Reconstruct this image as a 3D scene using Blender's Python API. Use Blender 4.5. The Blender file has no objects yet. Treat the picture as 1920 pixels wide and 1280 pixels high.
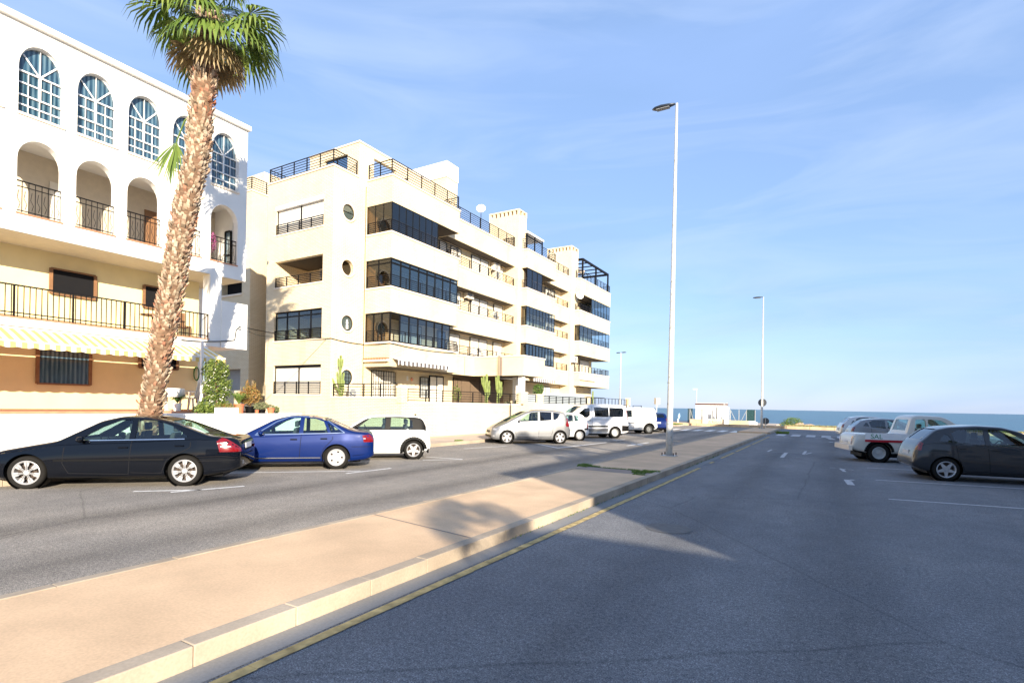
import bpy, math, random
from mathutils import Vector, Matrix, geometry
from mathutils.bvhtree import BVHTree
R = random.Random(7)
SC = bpy.context.scene
COL = SC.collection
# ------------------------------------------------------------------ surveyed camera: the street runs along +Y, its left side is -X
F = 1003.0; ROLL = .0178; CAMH = 1.78; CX, CY = 960., 759.4
_h = math.hypot(592, F); SY = 592/_h; CYW = F/_h
def ray(x, y):
    a = x-CX; b = CY-y; u = a-ROLL*b; v = b+ROLL*a
    return (CYW*u/F-SY, SY*u/F+CYW, v/F)
def G(x, y, z=0.):
    d = ray(x, y); t = (z-CAMH)/d[2]; return Vector((d[0]*t, d[1]*t, z))
def PX(x, y, X):
    d = ray(x, y); t = X/d[0]; return Vector((X, d[1]*t, CAMH+d[2]*t))
def PY(x, y, Y):
    d = ray(x, y); t = Y/d[1]; return Vector((d[0]*t, Y, CAMH+d[2]*t))
# ------------------------------------------------------------------ objects
def tag(o, label=None, cat=None, group=None, kind=None):
    if label: o['label'] = label
    if cat: o['category'] = cat
    if group: o['group'] = group
    if kind: o['kind'] = kind
    return o
def empty(name, loc=(0, 0, 0), rz=0., label=None, cat=None, group=None):
    o = bpy.data.objects.new(name, None); COL.objects.link(o)
    o.location = loc; o.rotation_euler = (0, 0, rz); o.empty_display_size = .3
    return tag(o, label, cat, group)
def copy_tree(o, parent=None):
    c = o.copy(); COL.objects.link(c); c.parent = parent
    for ch in list(o.children): copy_tree(ch, c)
    return c
class MB:
    def __init__(s): s.v = []; s.f = []
    def add(s, vs, fs):
        n = len(s.v); s.v += [tuple(p) for p in vs]; s.f += [tuple(i+n for i in f) for f in fs]
    def box(s, x0, x1, y0, y1, z0, z1):
        if x0 > x1: x0, x1 = x1, x0
        if y0 > y1: y0, y1 = y1, y0
        if z0 > z1: z0, z1 = z1, z0
        s.add([(x0,y0,z0),(x1,y0,z0),(x1,y1,z0),(x0,y1,z0),(x0,y0,z1),(x1,y0,z1),(x1,y1,z1),(x0,y1,z1)],
              [(0,3,2,1),(4,5,6,7),(0,1,5,4),(1,2,6,5),(2,3,7,6),(3,0,4,7)])
        return s
    def obox(s, c, ax, ay, az, hx, hy, hz):
        c = Vector(c); P = []
        for k in (-1, 1):
            for (i, j) in ((-1,-1),(1,-1),(1,1),(-1,1)): P.append(c+ax*hx*i+ay*hy*j+az*hz*k)
        s.add(P, [(0,3,2,1),(4,5,6,7),(0,1,5,4),(1,2,6,5),(2,3,7,6),(3,0,4,7)])
        return s
    def bar(s, p, q, w, h=None):
        p = Vector(p); q = Vector(q); d = q-p; L = d.length
        if L < 1e-6: return s
        d = d/L; up = Vector((0,0,1)) if abs(d.z) < .95 else Vector((1,0,0))
        a = d.cross(up).normalized(); b = a.cross(d)
        return s.obox((p+q)/2, d, a, b, L/2, w/2, (h or w)/2)
    def tube(s, pts, rs, n=8, cap=True):
        pts = [Vector(p) for p in pts]
        if not hasattr(rs, '__len__'): rs = [rs]*len(pts)
        rings = []; pa = None
        for i, p in enumerate(pts):
            d = (pts[min(i+1, len(pts)-1)]-pts[max(i-1, 0)]).normalized()
            if pa is None:
                up = Vector((0,0,1)) if abs(d.z) < .9 else Vector((1,0,0)); a = d.cross(up).normalized()
            else:
                a = (pa-d*pa.dot(d)).normalized()
            pa = a; b = d.cross(a)
            rings.append([p+(a*math.cos(t)+b*math.sin(t))*rs[i] for t in [2*math.pi*k/n for k in range(n)]])
        vs = [v for r in rings for v in r]; fs = []
        for i in range(len(rings)-1):
            for k in range(n): fs.append((i*n+k, i*n+(k+1) % n, (i+1)*n+(k+1) % n, (i+1)*n+k))
        if cap: fs.append(tuple(range(n-1, -1, -1))); fs.append(tuple((len(rings)-1)*n+k for k in range(n)))
        s.add(vs, fs); return s
    def lathe(s, prof, n=24, M=None, closed=False, caps=True):
        M = M or Matrix.Identity(4); vs = []
        for (r, z) in prof:
            for k in range(n):
                t = 2*math.pi*k/n; vs.append(M @ Vector((r*math.cos(t), r*math.sin(t), z)))
        fs = []; m = len(prof)
        for i in range(m if closed else m-1):
            j = (i+1) % m
            for k in range(n): fs.append((i*n+k, i*n+(k+1) % n, j*n+(k+1) % n, j*n+k))
        if not closed and caps:
            if prof[0][0] > 1e-5 and abs(prof[0][1]-prof[1][1]) > 1e-6: fs.append(tuple(range(n-1, -1, -1)))
            if prof[-1][0] > 1e-5 and abs(prof[-1][1]-prof[-2][1]) > 1e-6: fs.append(tuple((m-1)*n+k for k in range(n)))
        s.add(vs, fs); return s
    def poly(s, pts): s.add(pts, [tuple(range(len(pts)))]); return s
    def prism(s, pts, d):
        n = len(pts); d = Vector(d); A = [Vector(p) for p in pts]; B = [p+d for p in A]
        s.add(A+B, [tuple(range(n-1, -1, -1)), tuple(range(n, 2*n))]+[(i, (i+1) % n, n+(i+1) % n, n+i) for i in range(n)]); return s
    def mesh(s, name):
        me = bpy.data.meshes.new(name); me.from_pydata([tuple(v) for v in s.v], [], s.f); me.validate(); me.update(); return me
    def build(s, name, mat, parent=None, smooth=False, bevel=0, **kw):
        me = s.mesh(name); o = bpy.data.objects.new(name, me); COL.objects.link(o)
        for m in (mat if isinstance(mat, (list, tuple)) else [mat]): me.materials.append(m)
        if smooth:
            for p in me.polygons: p.use_smooth = True
        if bevel:
            b = o.modifiers.new('bevel', 'BEVEL'); b.width = bevel; b.segments = 2; b.limit_method = 'ANGLE'
        if parent: o.parent = parent
        return tag(o, **kw) if kw else o
# ------------------------------------------------------------------ materials
class NT:
    def __init__(s, name):
        s.m = bpy.data.materials.new(name); s.m.use_nodes = True; s.t = s.m.node_tree; s.n = s.t.nodes; s.l = s.t.links
        s.b = s.n['Principled BSDF']; s.out = s.n['Material Output']
    def node(s, t, **kw):
        n = s.n.new(t)
        for k, v in kw.items():
            if k.startswith('i_'): n.inputs[k[2:].replace('_', ' ')].default_value = v
            else: setattr(n, k, v)
        return n
    def coord(s, kind='Object'): return s.node('ShaderNodeTexCoord').outputs[kind]
    def mapping(s, vec, scale=(1,1,1), rot=(0,0,0), loc=(0,0,0)):
        n = s.node('ShaderNodeMapping'); s.l.new(vec, n.inputs[0]); n.inputs['Scale'].default_value = scale; n.inputs['Rotation'].default_value = rot; n.inputs['Location'].default_value = loc; return n.outputs[0]
    def noise(s, vec, scale, detail=4, rough=.55):
        n = s.node('ShaderNodeTexNoise'); s.l.new(vec, n.inputs['Vector']); n.inputs['Scale'].default_value = scale; n.inputs['Detail'].default_value = detail; n.inputs['Roughness'].default_value = rough; return n.outputs['Fac']
    def ramp(s, fac, stops):
        n = s.node('ShaderNodeValToRGB'); s.l.new(fac, n.inputs[0]); e = n.color_ramp.elements
        while len(e) < len(stops): e.new(.5)
        for i, (p, c) in enumerate(stops): e[i].position = p; e[i].color = (*c, 1) if len(c) == 3 else c
        return n.outputs[0]
    def mix(s, fac, a, b, mode='MIX'):
        n = s.node('ShaderNodeMix', data_type='RGBA', blend_type=mode)
        for i, v in ((0, fac), (6, a), (7, b)):
            if hasattr(v, 'links'): s.l.new(v, n.inputs[i])
            elif i == 0: n.inputs[0].default_value = v
            else: n.inputs[i].default_value = (*v, 1)
        return n.outputs[2]
    def math(s, op, a, b=0.):
        n = s.node('ShaderNodeMath', operation=op)
        for i, v in ((0, a), (1, b)):
            if hasattr(v, 'links'): s.l.new(v, n.inputs[i])
            else: n.inputs[i].default_value = v
        return n.outputs[0]
    def color(s, c):
        if hasattr(c, 'links'): s.l.new(c, s.b.inputs['Base Color'])
        else: s.b.inputs['Base Color'].default_value = (*c, 1)
    def bump(s, h, strength=.3, dist=.01):
        n = s.node('ShaderNodeBump'); s.l.new(h, n.inputs['Height']); n.inputs['Strength'].default_value = strength; n.inputs['Distance'].default_value = dist
        s.l.new(n.outputs[0], s.b.inputs['Normal'])
def plain(name, c, rough=.6, metal=0., var=.08, scale=6., coat=0., bump=0., emis=None):
    t = NT(name); t.b.inputs['Roughness'].default_value = rough; t.b.inputs['Metallic'].default_value = metal; t.b.inputs['Coat Weight'].default_value = coat
    t.b.inputs['Coat Roughness'].default_value = .03
    if var:
        v = t.coord(); n = t.noise(v, scale, 5)
        t.color(t.ramp(n, [(.3, tuple(max(0, x*(1-var)) for x in c)), (.7, tuple(min(1, x*(1+var)) for x in c))]))
        if bump: t.bump(t.noise(v, scale*8, 3), .4, bump)
    else: t.color(c)
    return t.m
def glass(name, tint, refl=.06, rough=.0, body=0., bodyc=(.02,.03,.04)):
    t = NT(name); t.n.remove(t.b)
    tr = t.node('ShaderNodeBsdfTransparent'); tr.inputs[0].default_value = (*tint, 1)
    gl = t.node('ShaderNodeBsdfGlossy'); gl.inputs['Roughness'].default_value = rough; gl.inputs[0].default_value = (.9,.95,1,1)
    fr = t.node('ShaderNodeFresnel'); ge = t.node('ShaderNodeNewGeometry'); t.l.new(t.math('SUBTRACT', 1.5, t.math('MULTIPLY', ge.outputs['Backfacing'], .83333)), fr.inputs[0])
    f = t.math('ADD', fr.outputs[0], refl)
    base = tr.outputs[0]
    if body:
        df = t.node('ShaderNodeBsdfDiffuse'); df.inputs[0].default_value = (*bodyc, 1)
        m0 = t.node('ShaderNodeMixShader'); m0.inputs[0].default_value = body; t.l.new(tr.outputs[0], m0.inputs[1]); t.l.new(df.outputs[0], m0.inputs[2]); base = m0.outputs[0]
    m = t.node('ShaderNodeMixShader'); t.l.new(f, m.inputs[0]); t.l.new(base, m.inputs[1]); t.l.new(gl.outputs[0], m.inputs[2]); t.l.new(m.outputs[0], t.out.inputs[0])
    return t.m
def brick(name, c1, c2, mortar):
    t = NT(name); co = t.coord(); sp = t.node('ShaderNodeSeparateXYZ'); t.l.new(co, sp.inputs[0])
    xy = t.math('ADD', sp.outputs[0], sp.outputs[1]); cb = t.node('ShaderNodeCombineXYZ'); t.l.new(xy, cb.inputs[0]); t.l.new(sp.outputs[2], cb.inputs[1])
    b = t.node('ShaderNodeTexBrick'); t.l.new(cb.outputs[0], b.inputs['Vector']); b.inputs['Scale'].default_value = 1.
    b.inputs['Brick Width'].default_value = .25; b.inputs['Row Height'].default_value = .072; b.inputs['Mortar Size'].default_value = .011; b.inputs['Mortar Smooth'].default_value = .3
    b.inputs['Color1'].default_value = (*c1, 1); b.inputs['Color2'].default_value = (*c2, 1); b.inputs['Mortar'].default_value = (*mortar, 1)
    n = t.noise(co, .45, 6); st = t.ramp(n, [(.35, (.93,.91,.86)), (.6, (1,1,1))])
    ns = t.noise(t.mapping(co, (1.2,1.2,.12)), 1.1, 5); st2 = t.ramp(ns, [(.60, (1,1,1)), (.80, (.97,.91,.80))])
    t.color(t.mix(1., t.mix(1., b.outputs[0], st, 'MULTIPLY'), st2, 'MULTIPLY')); t.b.inputs['Roughness'].default_value = .85
    t.bump(b.outputs['Fac'], .25, -.004); return t.m
M = {}
M['brick'] = brick('cream_brick', (.81,.71,.525), (.765,.655,.46), (.53,.40,.245))
M['coping'] = plain('coping_stone', (.80,.69,.56), .7, var=.06, scale=2)
M['white'] = plain('white_render', (.80,.79,.76), .85, var=.05, scale=1.2, bump=.003)
M['whitepaint'] = plain('white_paint', (.8,.79,.77), .5, var=.03)
M['shutter'] = plain('shutter', (.74,.69,.60), .6, var=.03)
M['yellow'] = plain('yellow_render', (.78,.66,.37), .85, var=.06, scale=1.5)
M['black'] = plain('black_metal', (.008,.008,.009), .5, .1, var=0)
M['rail'] = plain('rail_metal', (.012,.011,.012), .5, .2, var=0)
M['dark'] = plain('dark_void', (.012,.012,.014), .9, var=0)
M['soffit'] = plain('soffit', (.05,.04,.033), .9, var=.05)  # undersides darkened in the colour itself, to read as shaded despite bounced light
M['ceil'] = plain('loggia_render', (.62,.54,.42), .9, var=.05)
M['glass_dark'] = glass('tinted_glass', (.16,.14,.14), .03, body=.2)
M['glass_brown'] = glass('brown_glass', (.34,.26,.16), .02)
M['glass'] = glass('clear_glass', (.55,.66,.70), .08)
M['glass_car'] = glass('car_glass', (.62,.80,.76), .03)
M['glass_cardark'] = glass('privacy_glass', (.08,.09,.10), .04)
M['glass_blue'] = glass('window_glass', (.22,.30,.38), .06, body=.25, bodyc=(.05,.10,.16))
def curtain_glass():
    t = NT('curtained_glass'); sp = t.node('ShaderNodeSeparateXYZ'); t.l.new(t.coord(), sp.inputs[0])
    wv = t.math('SINE', t.math('MULTIPLY', sp.outputs[1], 52.)); n = t.noise(t.mapping(t.coord(), (1,9,.8)), 1.4, 3)
    f = t.math('ADD', t.math('MULTIPLY', wv, .22), n); t.color(t.ramp(f, [(.25, (.015,.04,.07)), (.5, (.035,.09,.14)), (.78, (.12,.19,.24))])); t.b.inputs['Roughness'].default_value = .08; t.b.inputs['Coat Weight'].default_value = .6; return t.m
M['glass_curtain'] = curtain_glass()
M['curtain'] = plain('curtain', (.6,.62,.6), .9, var=.1)
M['terra'] = plain('terracotta', (.55,.17,.08), .8, var=.12)
M['tile'] = plain('roof_tile', (.50,.22,.12), .8, var=.15)
M['galv'] = plain('galvanised_steel', (.46,.47,.46), .45, .35, var=.1, scale=3)
M['rust'] = plain('rusty_base', (.05,.035,.028), .8, var=.3, scale=20)
M['grey'] = plain('grey_plastic', (.28,.29,.3), .6, var=.05)
M['greypanel'] = plain('grey_screen', (.42,.47,.50), .7, var=.04)
M['acbeige'] = plain('appliance_beige', (.72,.64,.52), .5, var=.04)
M['wood'] = plain('brown_wood', (.22,.11,.05), .7, var=.2)
M['rubber'] = plain('tyre_rubber', (.016,.015,.014), .9, var=.12, scale=10)
M['alloy'] = plain('alloy', (.42,.42,.43), .35, .35, var=.03)
M['steelrim'] = plain('steel_rim', (.16,.165,.17), .45, .4, var=.05)
M['plastic'] = plain('black_plastic', (.004,.004,.0045), .5, var=.1)
M['redlens'] = plain('red_lens', (.16,.001,.002), .12, var=0, coat=1.)
M['clearlens'] = plain('clear_lens', (.42,.42,.44), .12, .3, var=.1, coat=1.)
M['orange'] = plain('orange_lens', (.7,.2,.02), .2, var=0, coat=1)
M['plate'] = plain('number_plate', (.6,.6,.6), .5, var=.05)
M['interior'] = plain('car_interior', (.05,.05,.055), .8, var=.1)
M['chrome'] = plain('chrome', (.8,.8,.82), .12, 1., var=0)
M['roadpaint'] = plain('road_paint', (.78,.77,.74), .7, var=.25, scale=9)
M['fadedpaint'] = plain('faded_road_paint', (.46,.46,.46), .8, var=.35, scale=14)
M['yellowpaint'] = plain('yellow_road_paint', (.46,.34,.14), .85, var=.5, scale=7)
for k_ in ('rail','black','plastic','rubber','dark'): M[k_].node_tree.nodes['Principled BSDF'].inputs['Specular IOR Level'].default_value = .12
def paint(name, c, metal=.4, flake=True, rough=.35):
    t = NT(name); t.color(c); t.b.inputs['Metallic'].default_value = metal; t.b.inputs['Roughness'].default_value = rough; t.b.inputs['Specular IOR Level'].default_value = .12; t.b.inputs['Coat Weight'].default_value = .8; t.b.inputs['Coat Roughness'].default_value = .02
    if flake:
        n = t.noise(t.coord(), 1.4, 3); r = t.ramp(n, [(.4, (rough,)*3), (.7, (rough+.08,)*3)]); t.l.new(r, t.b.inputs['Roughness'])
    return t.m
def foliage(name, cs, rough=.6, trans=.25):
    t = NT(name); co = t.coord(); oi = t.node('ShaderNodeNewGeometry')
    r = t.ramp(oi.outputs['Random Per Island'], [(i/max(1, len(cs)-1), c) for i, c in enumerate(cs)])
    t.color(r); t.b.inputs['Roughness'].default_value = rough
    tl = t.node('ShaderNodeBsdfTranslucent'); t.l.new(r, tl.inputs[0]); mx = t.node('ShaderNodeMixShader'); mx.inputs[0].default_value = trans
    t.l.new(t.b.outputs[0], mx.inputs[1]); t.l.new(tl.outputs[0], mx.inputs[2]); t.l.new(mx.outputs[0], t.out.inputs[0]); return t.m
M['leaf'] = foliage('leaf', [(.03,.09,.015), (.09,.17,.03), (.16,.24,.05)])
M['vine'] = foliage('vine_leaf', [(.05,.10,.015), (.14,.20,.03), (.25,.30,.07), (.10,.17,.03)])
M['redleaf'] = foliage('red_leaf', [(.20,.16,.03), (.36,.15,.05), (.28,.25,.06), (.40,.22,.08)])
M['greyleaf'] = foliage('grey_leaf', [(.16,.19,.10), (.28,.28,.15), (.20,.24,.09)])
M['grassleaf'] = foliage('grass_leaf', [(.07,.16,.02), (.15,.25,.04), (.25,.28,.08)])
M['palmleaf'] = foliage('palm_leaf', [(.05,.10,.015), (.12,.19,.03), (.20,.26,.05)])
M['deadleaf'] = foliage('dead_leaf', [(.30,.22,.11), (.42,.33,.18)])
M['cactus'] = plain('cactus_skin', (.19,.24,.06), .6, var=.3, scale=5)
M['flower'] = plain('white_flower', (.8,.8,.75), .6, var=0)
M['magenta'] = foliage('magenta_flower', [(.35,.05,.2), (.45,.1,.3), (.1,.15,.03)])
# ================================================================== CAMERA, SUN, SKY
cam = bpy.data.cameras.new('camera'); co = bpy.data.objects.new('camera', cam); COL.objects.link(co); SC.camera = co
cam.sensor_width = 36; cam.sensor_fit = 'HORIZONTAL'; cam.lens = 36*F/1920.; cam.clip_end = 60000; cam.clip_start = .05
cam.shift_y = (CY-640)/1920.; cam.shift_x = 0
fw = Vector((-SY, CYW, 0)); rt = Vector((CYW, SY, 0)); up = Vector((0, 0, 1))
ca, sa = math.cos(math.atan(ROLL)), math.sin(math.atan(ROLL))
X_ = rt*ca+up*sa; Y_ = up*ca-rt*sa          # camera axes turned a degree about the view axis
mw = Matrix((( X_.x, Y_.x, -fw.x, 0), (X_.y, Y_.y, -fw.y, 0), (X_.z, Y_.z, -fw.z, CAMH), (0, 0, 0, 1))); co.matrix_world = mw
ELEV = math.radians(17.0); SD = Vector((.778, -.628, 0)).normalized()
sun = bpy.data.lights.new('sun', 'SUN'); so = bpy.data.objects.new('sun', sun); COL.objects.link(so)
sd = Vector((SD.x*math.cos(ELEV), SD.y*math.cos(ELEV), math.sin(ELEV)))
so.rotation_euler = sd.to_track_quat('Z', 'Y').to_euler(); so.location = (20, -20, 20)
sun.energy = 5.0; sun.angle = math.radians(.5); sun.color = (1., .88, .70)
w = bpy.data.worlds.new('World'); SC.world = w; w.use_nodes = True; nt = w.node_tree; bg = nt.nodes['Background']
sky = nt.nodes.new('ShaderNodeTexSky'); sky.sky_type = 'NISHITA'; sky.sun_disc = False; sky.sun_elevation = ELEV
sky.sun_rotation = math.atan2(SD.x, SD.y); sky.altitude = 0; sky.air_density = 1.0; sky.dust_density = .35; sky.ozone_density = 2.2
tc = nt.nodes.new('ShaderNodeTexCoord'); mp = nt.nodes.new('ShaderNodeMapping'); nt.links.new(tc.outputs['Generated'], mp.inputs[0]); mp.inputs['Scale'].default_value = (1.3, .55, 5.5); mp.inputs['Rotation'].default_value = (0, .10, .35)
nz = nt.nodes.new('ShaderNodeTexNoise'); nt.links.new(mp.outputs[0], nz.inputs['Vector']); nz.inputs['Scale'].default_value = 1.1; nz.inputs['Detail'].default_value = 8; nz.inputs['Roughness'].default_value = .48; nz.inputs['Distortion'].default_value = .6
rp = nt.nodes.new('ShaderNodeValToRGB'); nt.links.new(nz.outputs['Fac'], rp.inputs[0]); rp.color_ramp.elements[0].position = .42; rp.color_ramp.elements[1].position = .72
rp.color_ramp.elements[0].color = (.6, .6, .6, 1); rp.color_ramp.elements[1].color = (.93, .93, .93, 1)
mx = nt.nodes.new('ShaderNodeMix'); mx.data_type = 'RGBA'; nt.links.new(rp.outputs[0], mx.inputs[0]); nt.links.new(sky.outputs[0], mx.inputs[6])
mx.inputs[7].default_value = (1.55, 2.35, 4.15, 1)      # thin high cloud, lit
m2 = nt.nodes.new('ShaderNodeMapping'); nt.links.new(tc.outputs['Generated'], m2.inputs[0]); m2.inputs['Scale'].default_value = (1.6, 1.0, 9.); m2.inputs['Rotation'].default_value = (.05, .16, -.5); m2.inputs['Location'].default_value = (3.1, .4, 1.7)
n2 = nt.nodes.new('ShaderNodeTexNoise'); nt.links.new(m2.outputs[0], n2.inputs['Vector']); n2.inputs['Scale'].default_value = 1.5; n2.inputs['Detail'].default_value = 5; n2.inputs['Roughness'].default_value = .55; n2.inputs['Distortion'].default_value = .9
r2 = nt.nodes.new('ShaderNodeValToRGB'); nt.links.new(n2.outputs['Fac'], r2.inputs[0]); r2.color_ramp.elements[0].position = .44; r2.color_ramp.elements[1].position = .74; r2.color_ramp.elements[0].color = (0,0,0,1); r2.color_ramp.elements[1].color = (.34,.34,.34,1)
mc = nt.nodes.new('ShaderNodeMix'); mc.data_type = 'RGBA'; nt.links.new(r2.outputs[0], mc.inputs[0]); nt.links.new(mx.outputs[2], mc.inputs[6]); mc.inputs[7].default_value = (2.9, 3.5, 4.6, 1)
nt.links.new(mc.outputs[2], bg.inputs['Color']); bg.inputs['Strength'].default_value = .116
vs = SC.view_settings; vs.view_transform = 'Standard'; vs.look = 'None'; vs.gamma = 1; vs.use_curve_mapping = False; vs.exposure = 1.15
SC.cycles.max_bounces = 8; SC.cycles.transparent_max_bounces = 24; SC.cycles.use_denoising = True
# ================================================================== GROUND
def asphalt(name, base, tint):
    t = NT(name); c = t.coord(); n1 = t.noise(c, 90, 3, .7); n2 = t.noise(c, .35, 6); n3 = t.noise(t.mapping(c, (1, .12, 1)), 1.1, 5)
    col = t.ramp(n1, [(.34, tuple(base*.45*x for x in tint)), (.52, tuple(base*x for x in tint)), (.70, tuple(base*2.1*x for x in tint))])
    n4 = t.noise(c, 26, 4, .7); col = t.mix(1., col, t.ramp(n4, [(.36, (.72,.72,.73)), (.64, (1.28,1.27,1.26))]), 'MULTIPLY')
    n5 = t.noise(t.mapping(c, (1,.7,1)), 3.2, 5, .65); col = t.mix(1., col, t.ramp(n5, [(.34, (.90,.90,.90)), (.66, (1.08,1.08,1.07))]), 'MULTIPLY')
    col = t.mix(1., col, t.ramp(n2, [(.3, (.78,.79,.81)), (.7, (1.12,1.1,1.06))]), 'MULTIPLY')
    col = t.mix(1., col, t.ramp(n3, [(.35, (.93,.93,.93)), (.62, (1.03,1.03,1.03))]), 'MULTIPLY')
    sp = t.node('ShaderNodeTexVoronoi'); sp.inputs['Scale'].default_value = 38; t.l.new(c, sp.inputs['Vector'])
    fl = t.ramp(sp.outputs['Distance'], [(.03, (1,1,1)), (.09, (0,0,0))]); col = t.mix(t.math('MULTIPLY', fl, .55), col, (.38,.37,.36))
    vo = t.node('ShaderNodeTexVoronoi', feature='DISTANCE_TO_EDGE'); vo.inputs['Scale'].default_value = .16
    wn = t.node('ShaderNodeTexNoise'); wn.inputs['Scale'].default_value = 1.2; wn.inputs['Detail'].default_value = 6; t.l.new(c, wn.inputs['Vector'])
    wv = t.mix(.12, c, wn.outputs['Color']); t.l.new(wv, vo.inputs['Vector'])
    cr = t.ramp(vo.outputs['Distance'], [(.0, (.62,.62,.62)), (.0035, (1,1,1))]); col = t.mix(.7, col, t.mix(1., col, cr, 'MULTIPLY'))
    t.color(col); t.b.inputs['Roughness'].default_value = .88; t.b.inputs['Specular IOR Level'].default_value = .35; t.bump(n1, .5, .006); return t
def concrete(name, c0, var=.1):
    t = NT(name); c = t.coord(); n1 = t.noise(c, 1.2, 7); n2 = t.noise(c, 45, 3); n3 = t.noise(c, .3, 3)
    col = t.ramp(n1, [(.3, tuple(x*(1-var) for x in c0)), (.7, tuple(x*(1+var) for x in c0))])
    col = t.mix(1., col, t.ramp(n2, [(.3, (.9,.9,.9)), (.7, (1.06,1.06,1.06))]), 'MULTIPLY'); col = t.mix(1., col, t.ramp(n3, [(.35, (.92,.9,.88)), (.65, (1.04,1.03,1.02))]), 'MULTIPLY')
    t.color(col); t.b.inputs['Roughness'].default_value = .9; t.bump(n2, .3, .004); return t.m
ta = asphalt('asphalt_left_sun', .27, (1.08,.98,.86)); M['asphaltL'] = ta.m  # lighter, warmer copy: the sunlit look is put into the colour
ta = asphalt('asphalt_right_shade', .195, (.97,.99,1.04)); M['asphaltR'] = ta.m  # darker, bluer copy: the shade on this side is put into the colour
M['median'] = concrete('salmon_concrete', (.68,.48,.30), .12)
M['pave'] = concrete('pavement', (.56,.45,.35), .1)
M['kerb'] = concrete('kerb_stone', (.40,.33,.25), .22)
M['earth'] = concrete('earth', (.30,.25,.17), .2)
M['gutter'] = concrete('gutter_concrete', (.24,.24,.235), .1)
M['slab'] = concrete('old_slab', (.30,.24,.20), .15)
M['stone'] = concrete('sandstone', (.62,.47,.30), .22)
def sheet(name, mat, x0, x1, y0, y1, z, nx=1, ny=1):
    b = MB(); b.poly([(x0,y0,z),(x1,y0,z),(x1,y1,z),(x0,y1,z)]); return b.build(name, mat, kind='structure')
sheet('ground', M['earth'], -3000, 3000, -3000, 57.4, -.03)
b = MB(); b.poly([(-14.1,-60,0),(-5.7,-60,0),(-5.7,57.1,0),(-14.1,57.1,0)]); b.build('road', M['asphaltL'], kind='structure')
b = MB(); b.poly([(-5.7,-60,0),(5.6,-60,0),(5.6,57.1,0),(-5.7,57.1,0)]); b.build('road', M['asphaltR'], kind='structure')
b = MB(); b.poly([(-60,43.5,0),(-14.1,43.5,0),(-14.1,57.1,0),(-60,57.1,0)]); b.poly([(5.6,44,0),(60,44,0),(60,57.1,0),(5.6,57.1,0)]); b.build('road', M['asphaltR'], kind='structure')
# left pavement with kerb
b = MB(); b.box(-17.3, -14.15, -60, 43.3, -.05, .14); b.build('pavement', M['pave'], kind='structure')
def kerb_run(name, x0, x1, y0, y1, z1, seed=1, step=1.):
    b = MB(); y = y0; r = random.Random(seed)
    while y < y1-.01:
        e = min(y+step, y1); j = r.uniform(-.004, .004); b.box(x0+j, x1+j, y+.003, e-.003, -.05, z1+r.uniform(-.003, .003)); y = e
    return b.build(name, M['kerb'], bevel=.008, kind='structure')
kerb_run('kerb', -14.15, -14.0, -20, 43.3, .145, 2)
b = MB(); b.box(-40, -17.3, -60, 18.69, -.05, .13); b.build('pavement', M['pave'], kind='structure')
# right pavement
b = MB(); b.box(5.75, 60, -60, 43.8, -.05, .14); b.build('pavement', M['pave'], kind='structure')
kerb_run('kerb', 5.6, 5.75, -12, 43.8, .145, 3)
# median: salmon concrete between two kerbs
b = MB(); b.box(-5.72, -3.76, -30, 40.3, -.05, .138); b.box(-5.72, -3.76, 43.2, 53.4, -.05, .138)
b.prism([(-5.72,40.3,.0),(-3.76,40.3,.0),(-3.76,43.2,.0),(-5.72,43.2,.0)], (0,0,.03)); b.build('median', M['median'], kind='structure')
kerb_run('kerb', -3.76, -3.6, -6, 40.3, .15, 4, .8); kerb_run('kerb', -5.84, -5.72, -6, 40.3, .145, 5)
kerb_run('kerb', -3.76, -3.6, 43.2, 53.4, .15, 6, .8); kerb_run('kerb', -5.84, -5.72, 43.2, 53.4, .145, 7)
b = MB(); b.box(-5.84, -3.6, 53.4, 53.55, -.05, .15); b.build('kerb', M['kerb'], kind='structure')
b = MB(); b.box(-3.9, -3.6, 40.3, 40.55, -.02, .16); b.box(-5.84,-3.9,40.3,40.42,-.02,.15); b.build('kerb', plain('pale_yellow_kerb', (.62,.58,.38), .8, var=.15), bevel=.02, kind='structure')
b = MB(); b.poly([(-3.6,-6,.004),(-3.36,-6,.004),(-3.36,40.3,.004),(-3.6,40.3,.004)]); b.build('gutter', M['gutter'], kind='structure')
# expansion joints, weed filled strip and the old slab across the median
b = MB(); b.poly([(-5.72,12.95,.142),(-3.76,12.85,.142),(-3.76,13.6,.142),(-5.72,13.72,.142)]); b.build('median_slab', M['slab'], kind='structure')
b = MB()
for (y0, y1) in ((5.75,5.42),(19.9,19.6),(27,26.7)): b.poly([(-5.72,y0,.1412),(-3.76,y1,.1412),(-3.76,y1+.03,.1412),(-5.72,y0+.03,.1412)])
b.build('median_joint', M['slab'], kind='structure')
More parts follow.
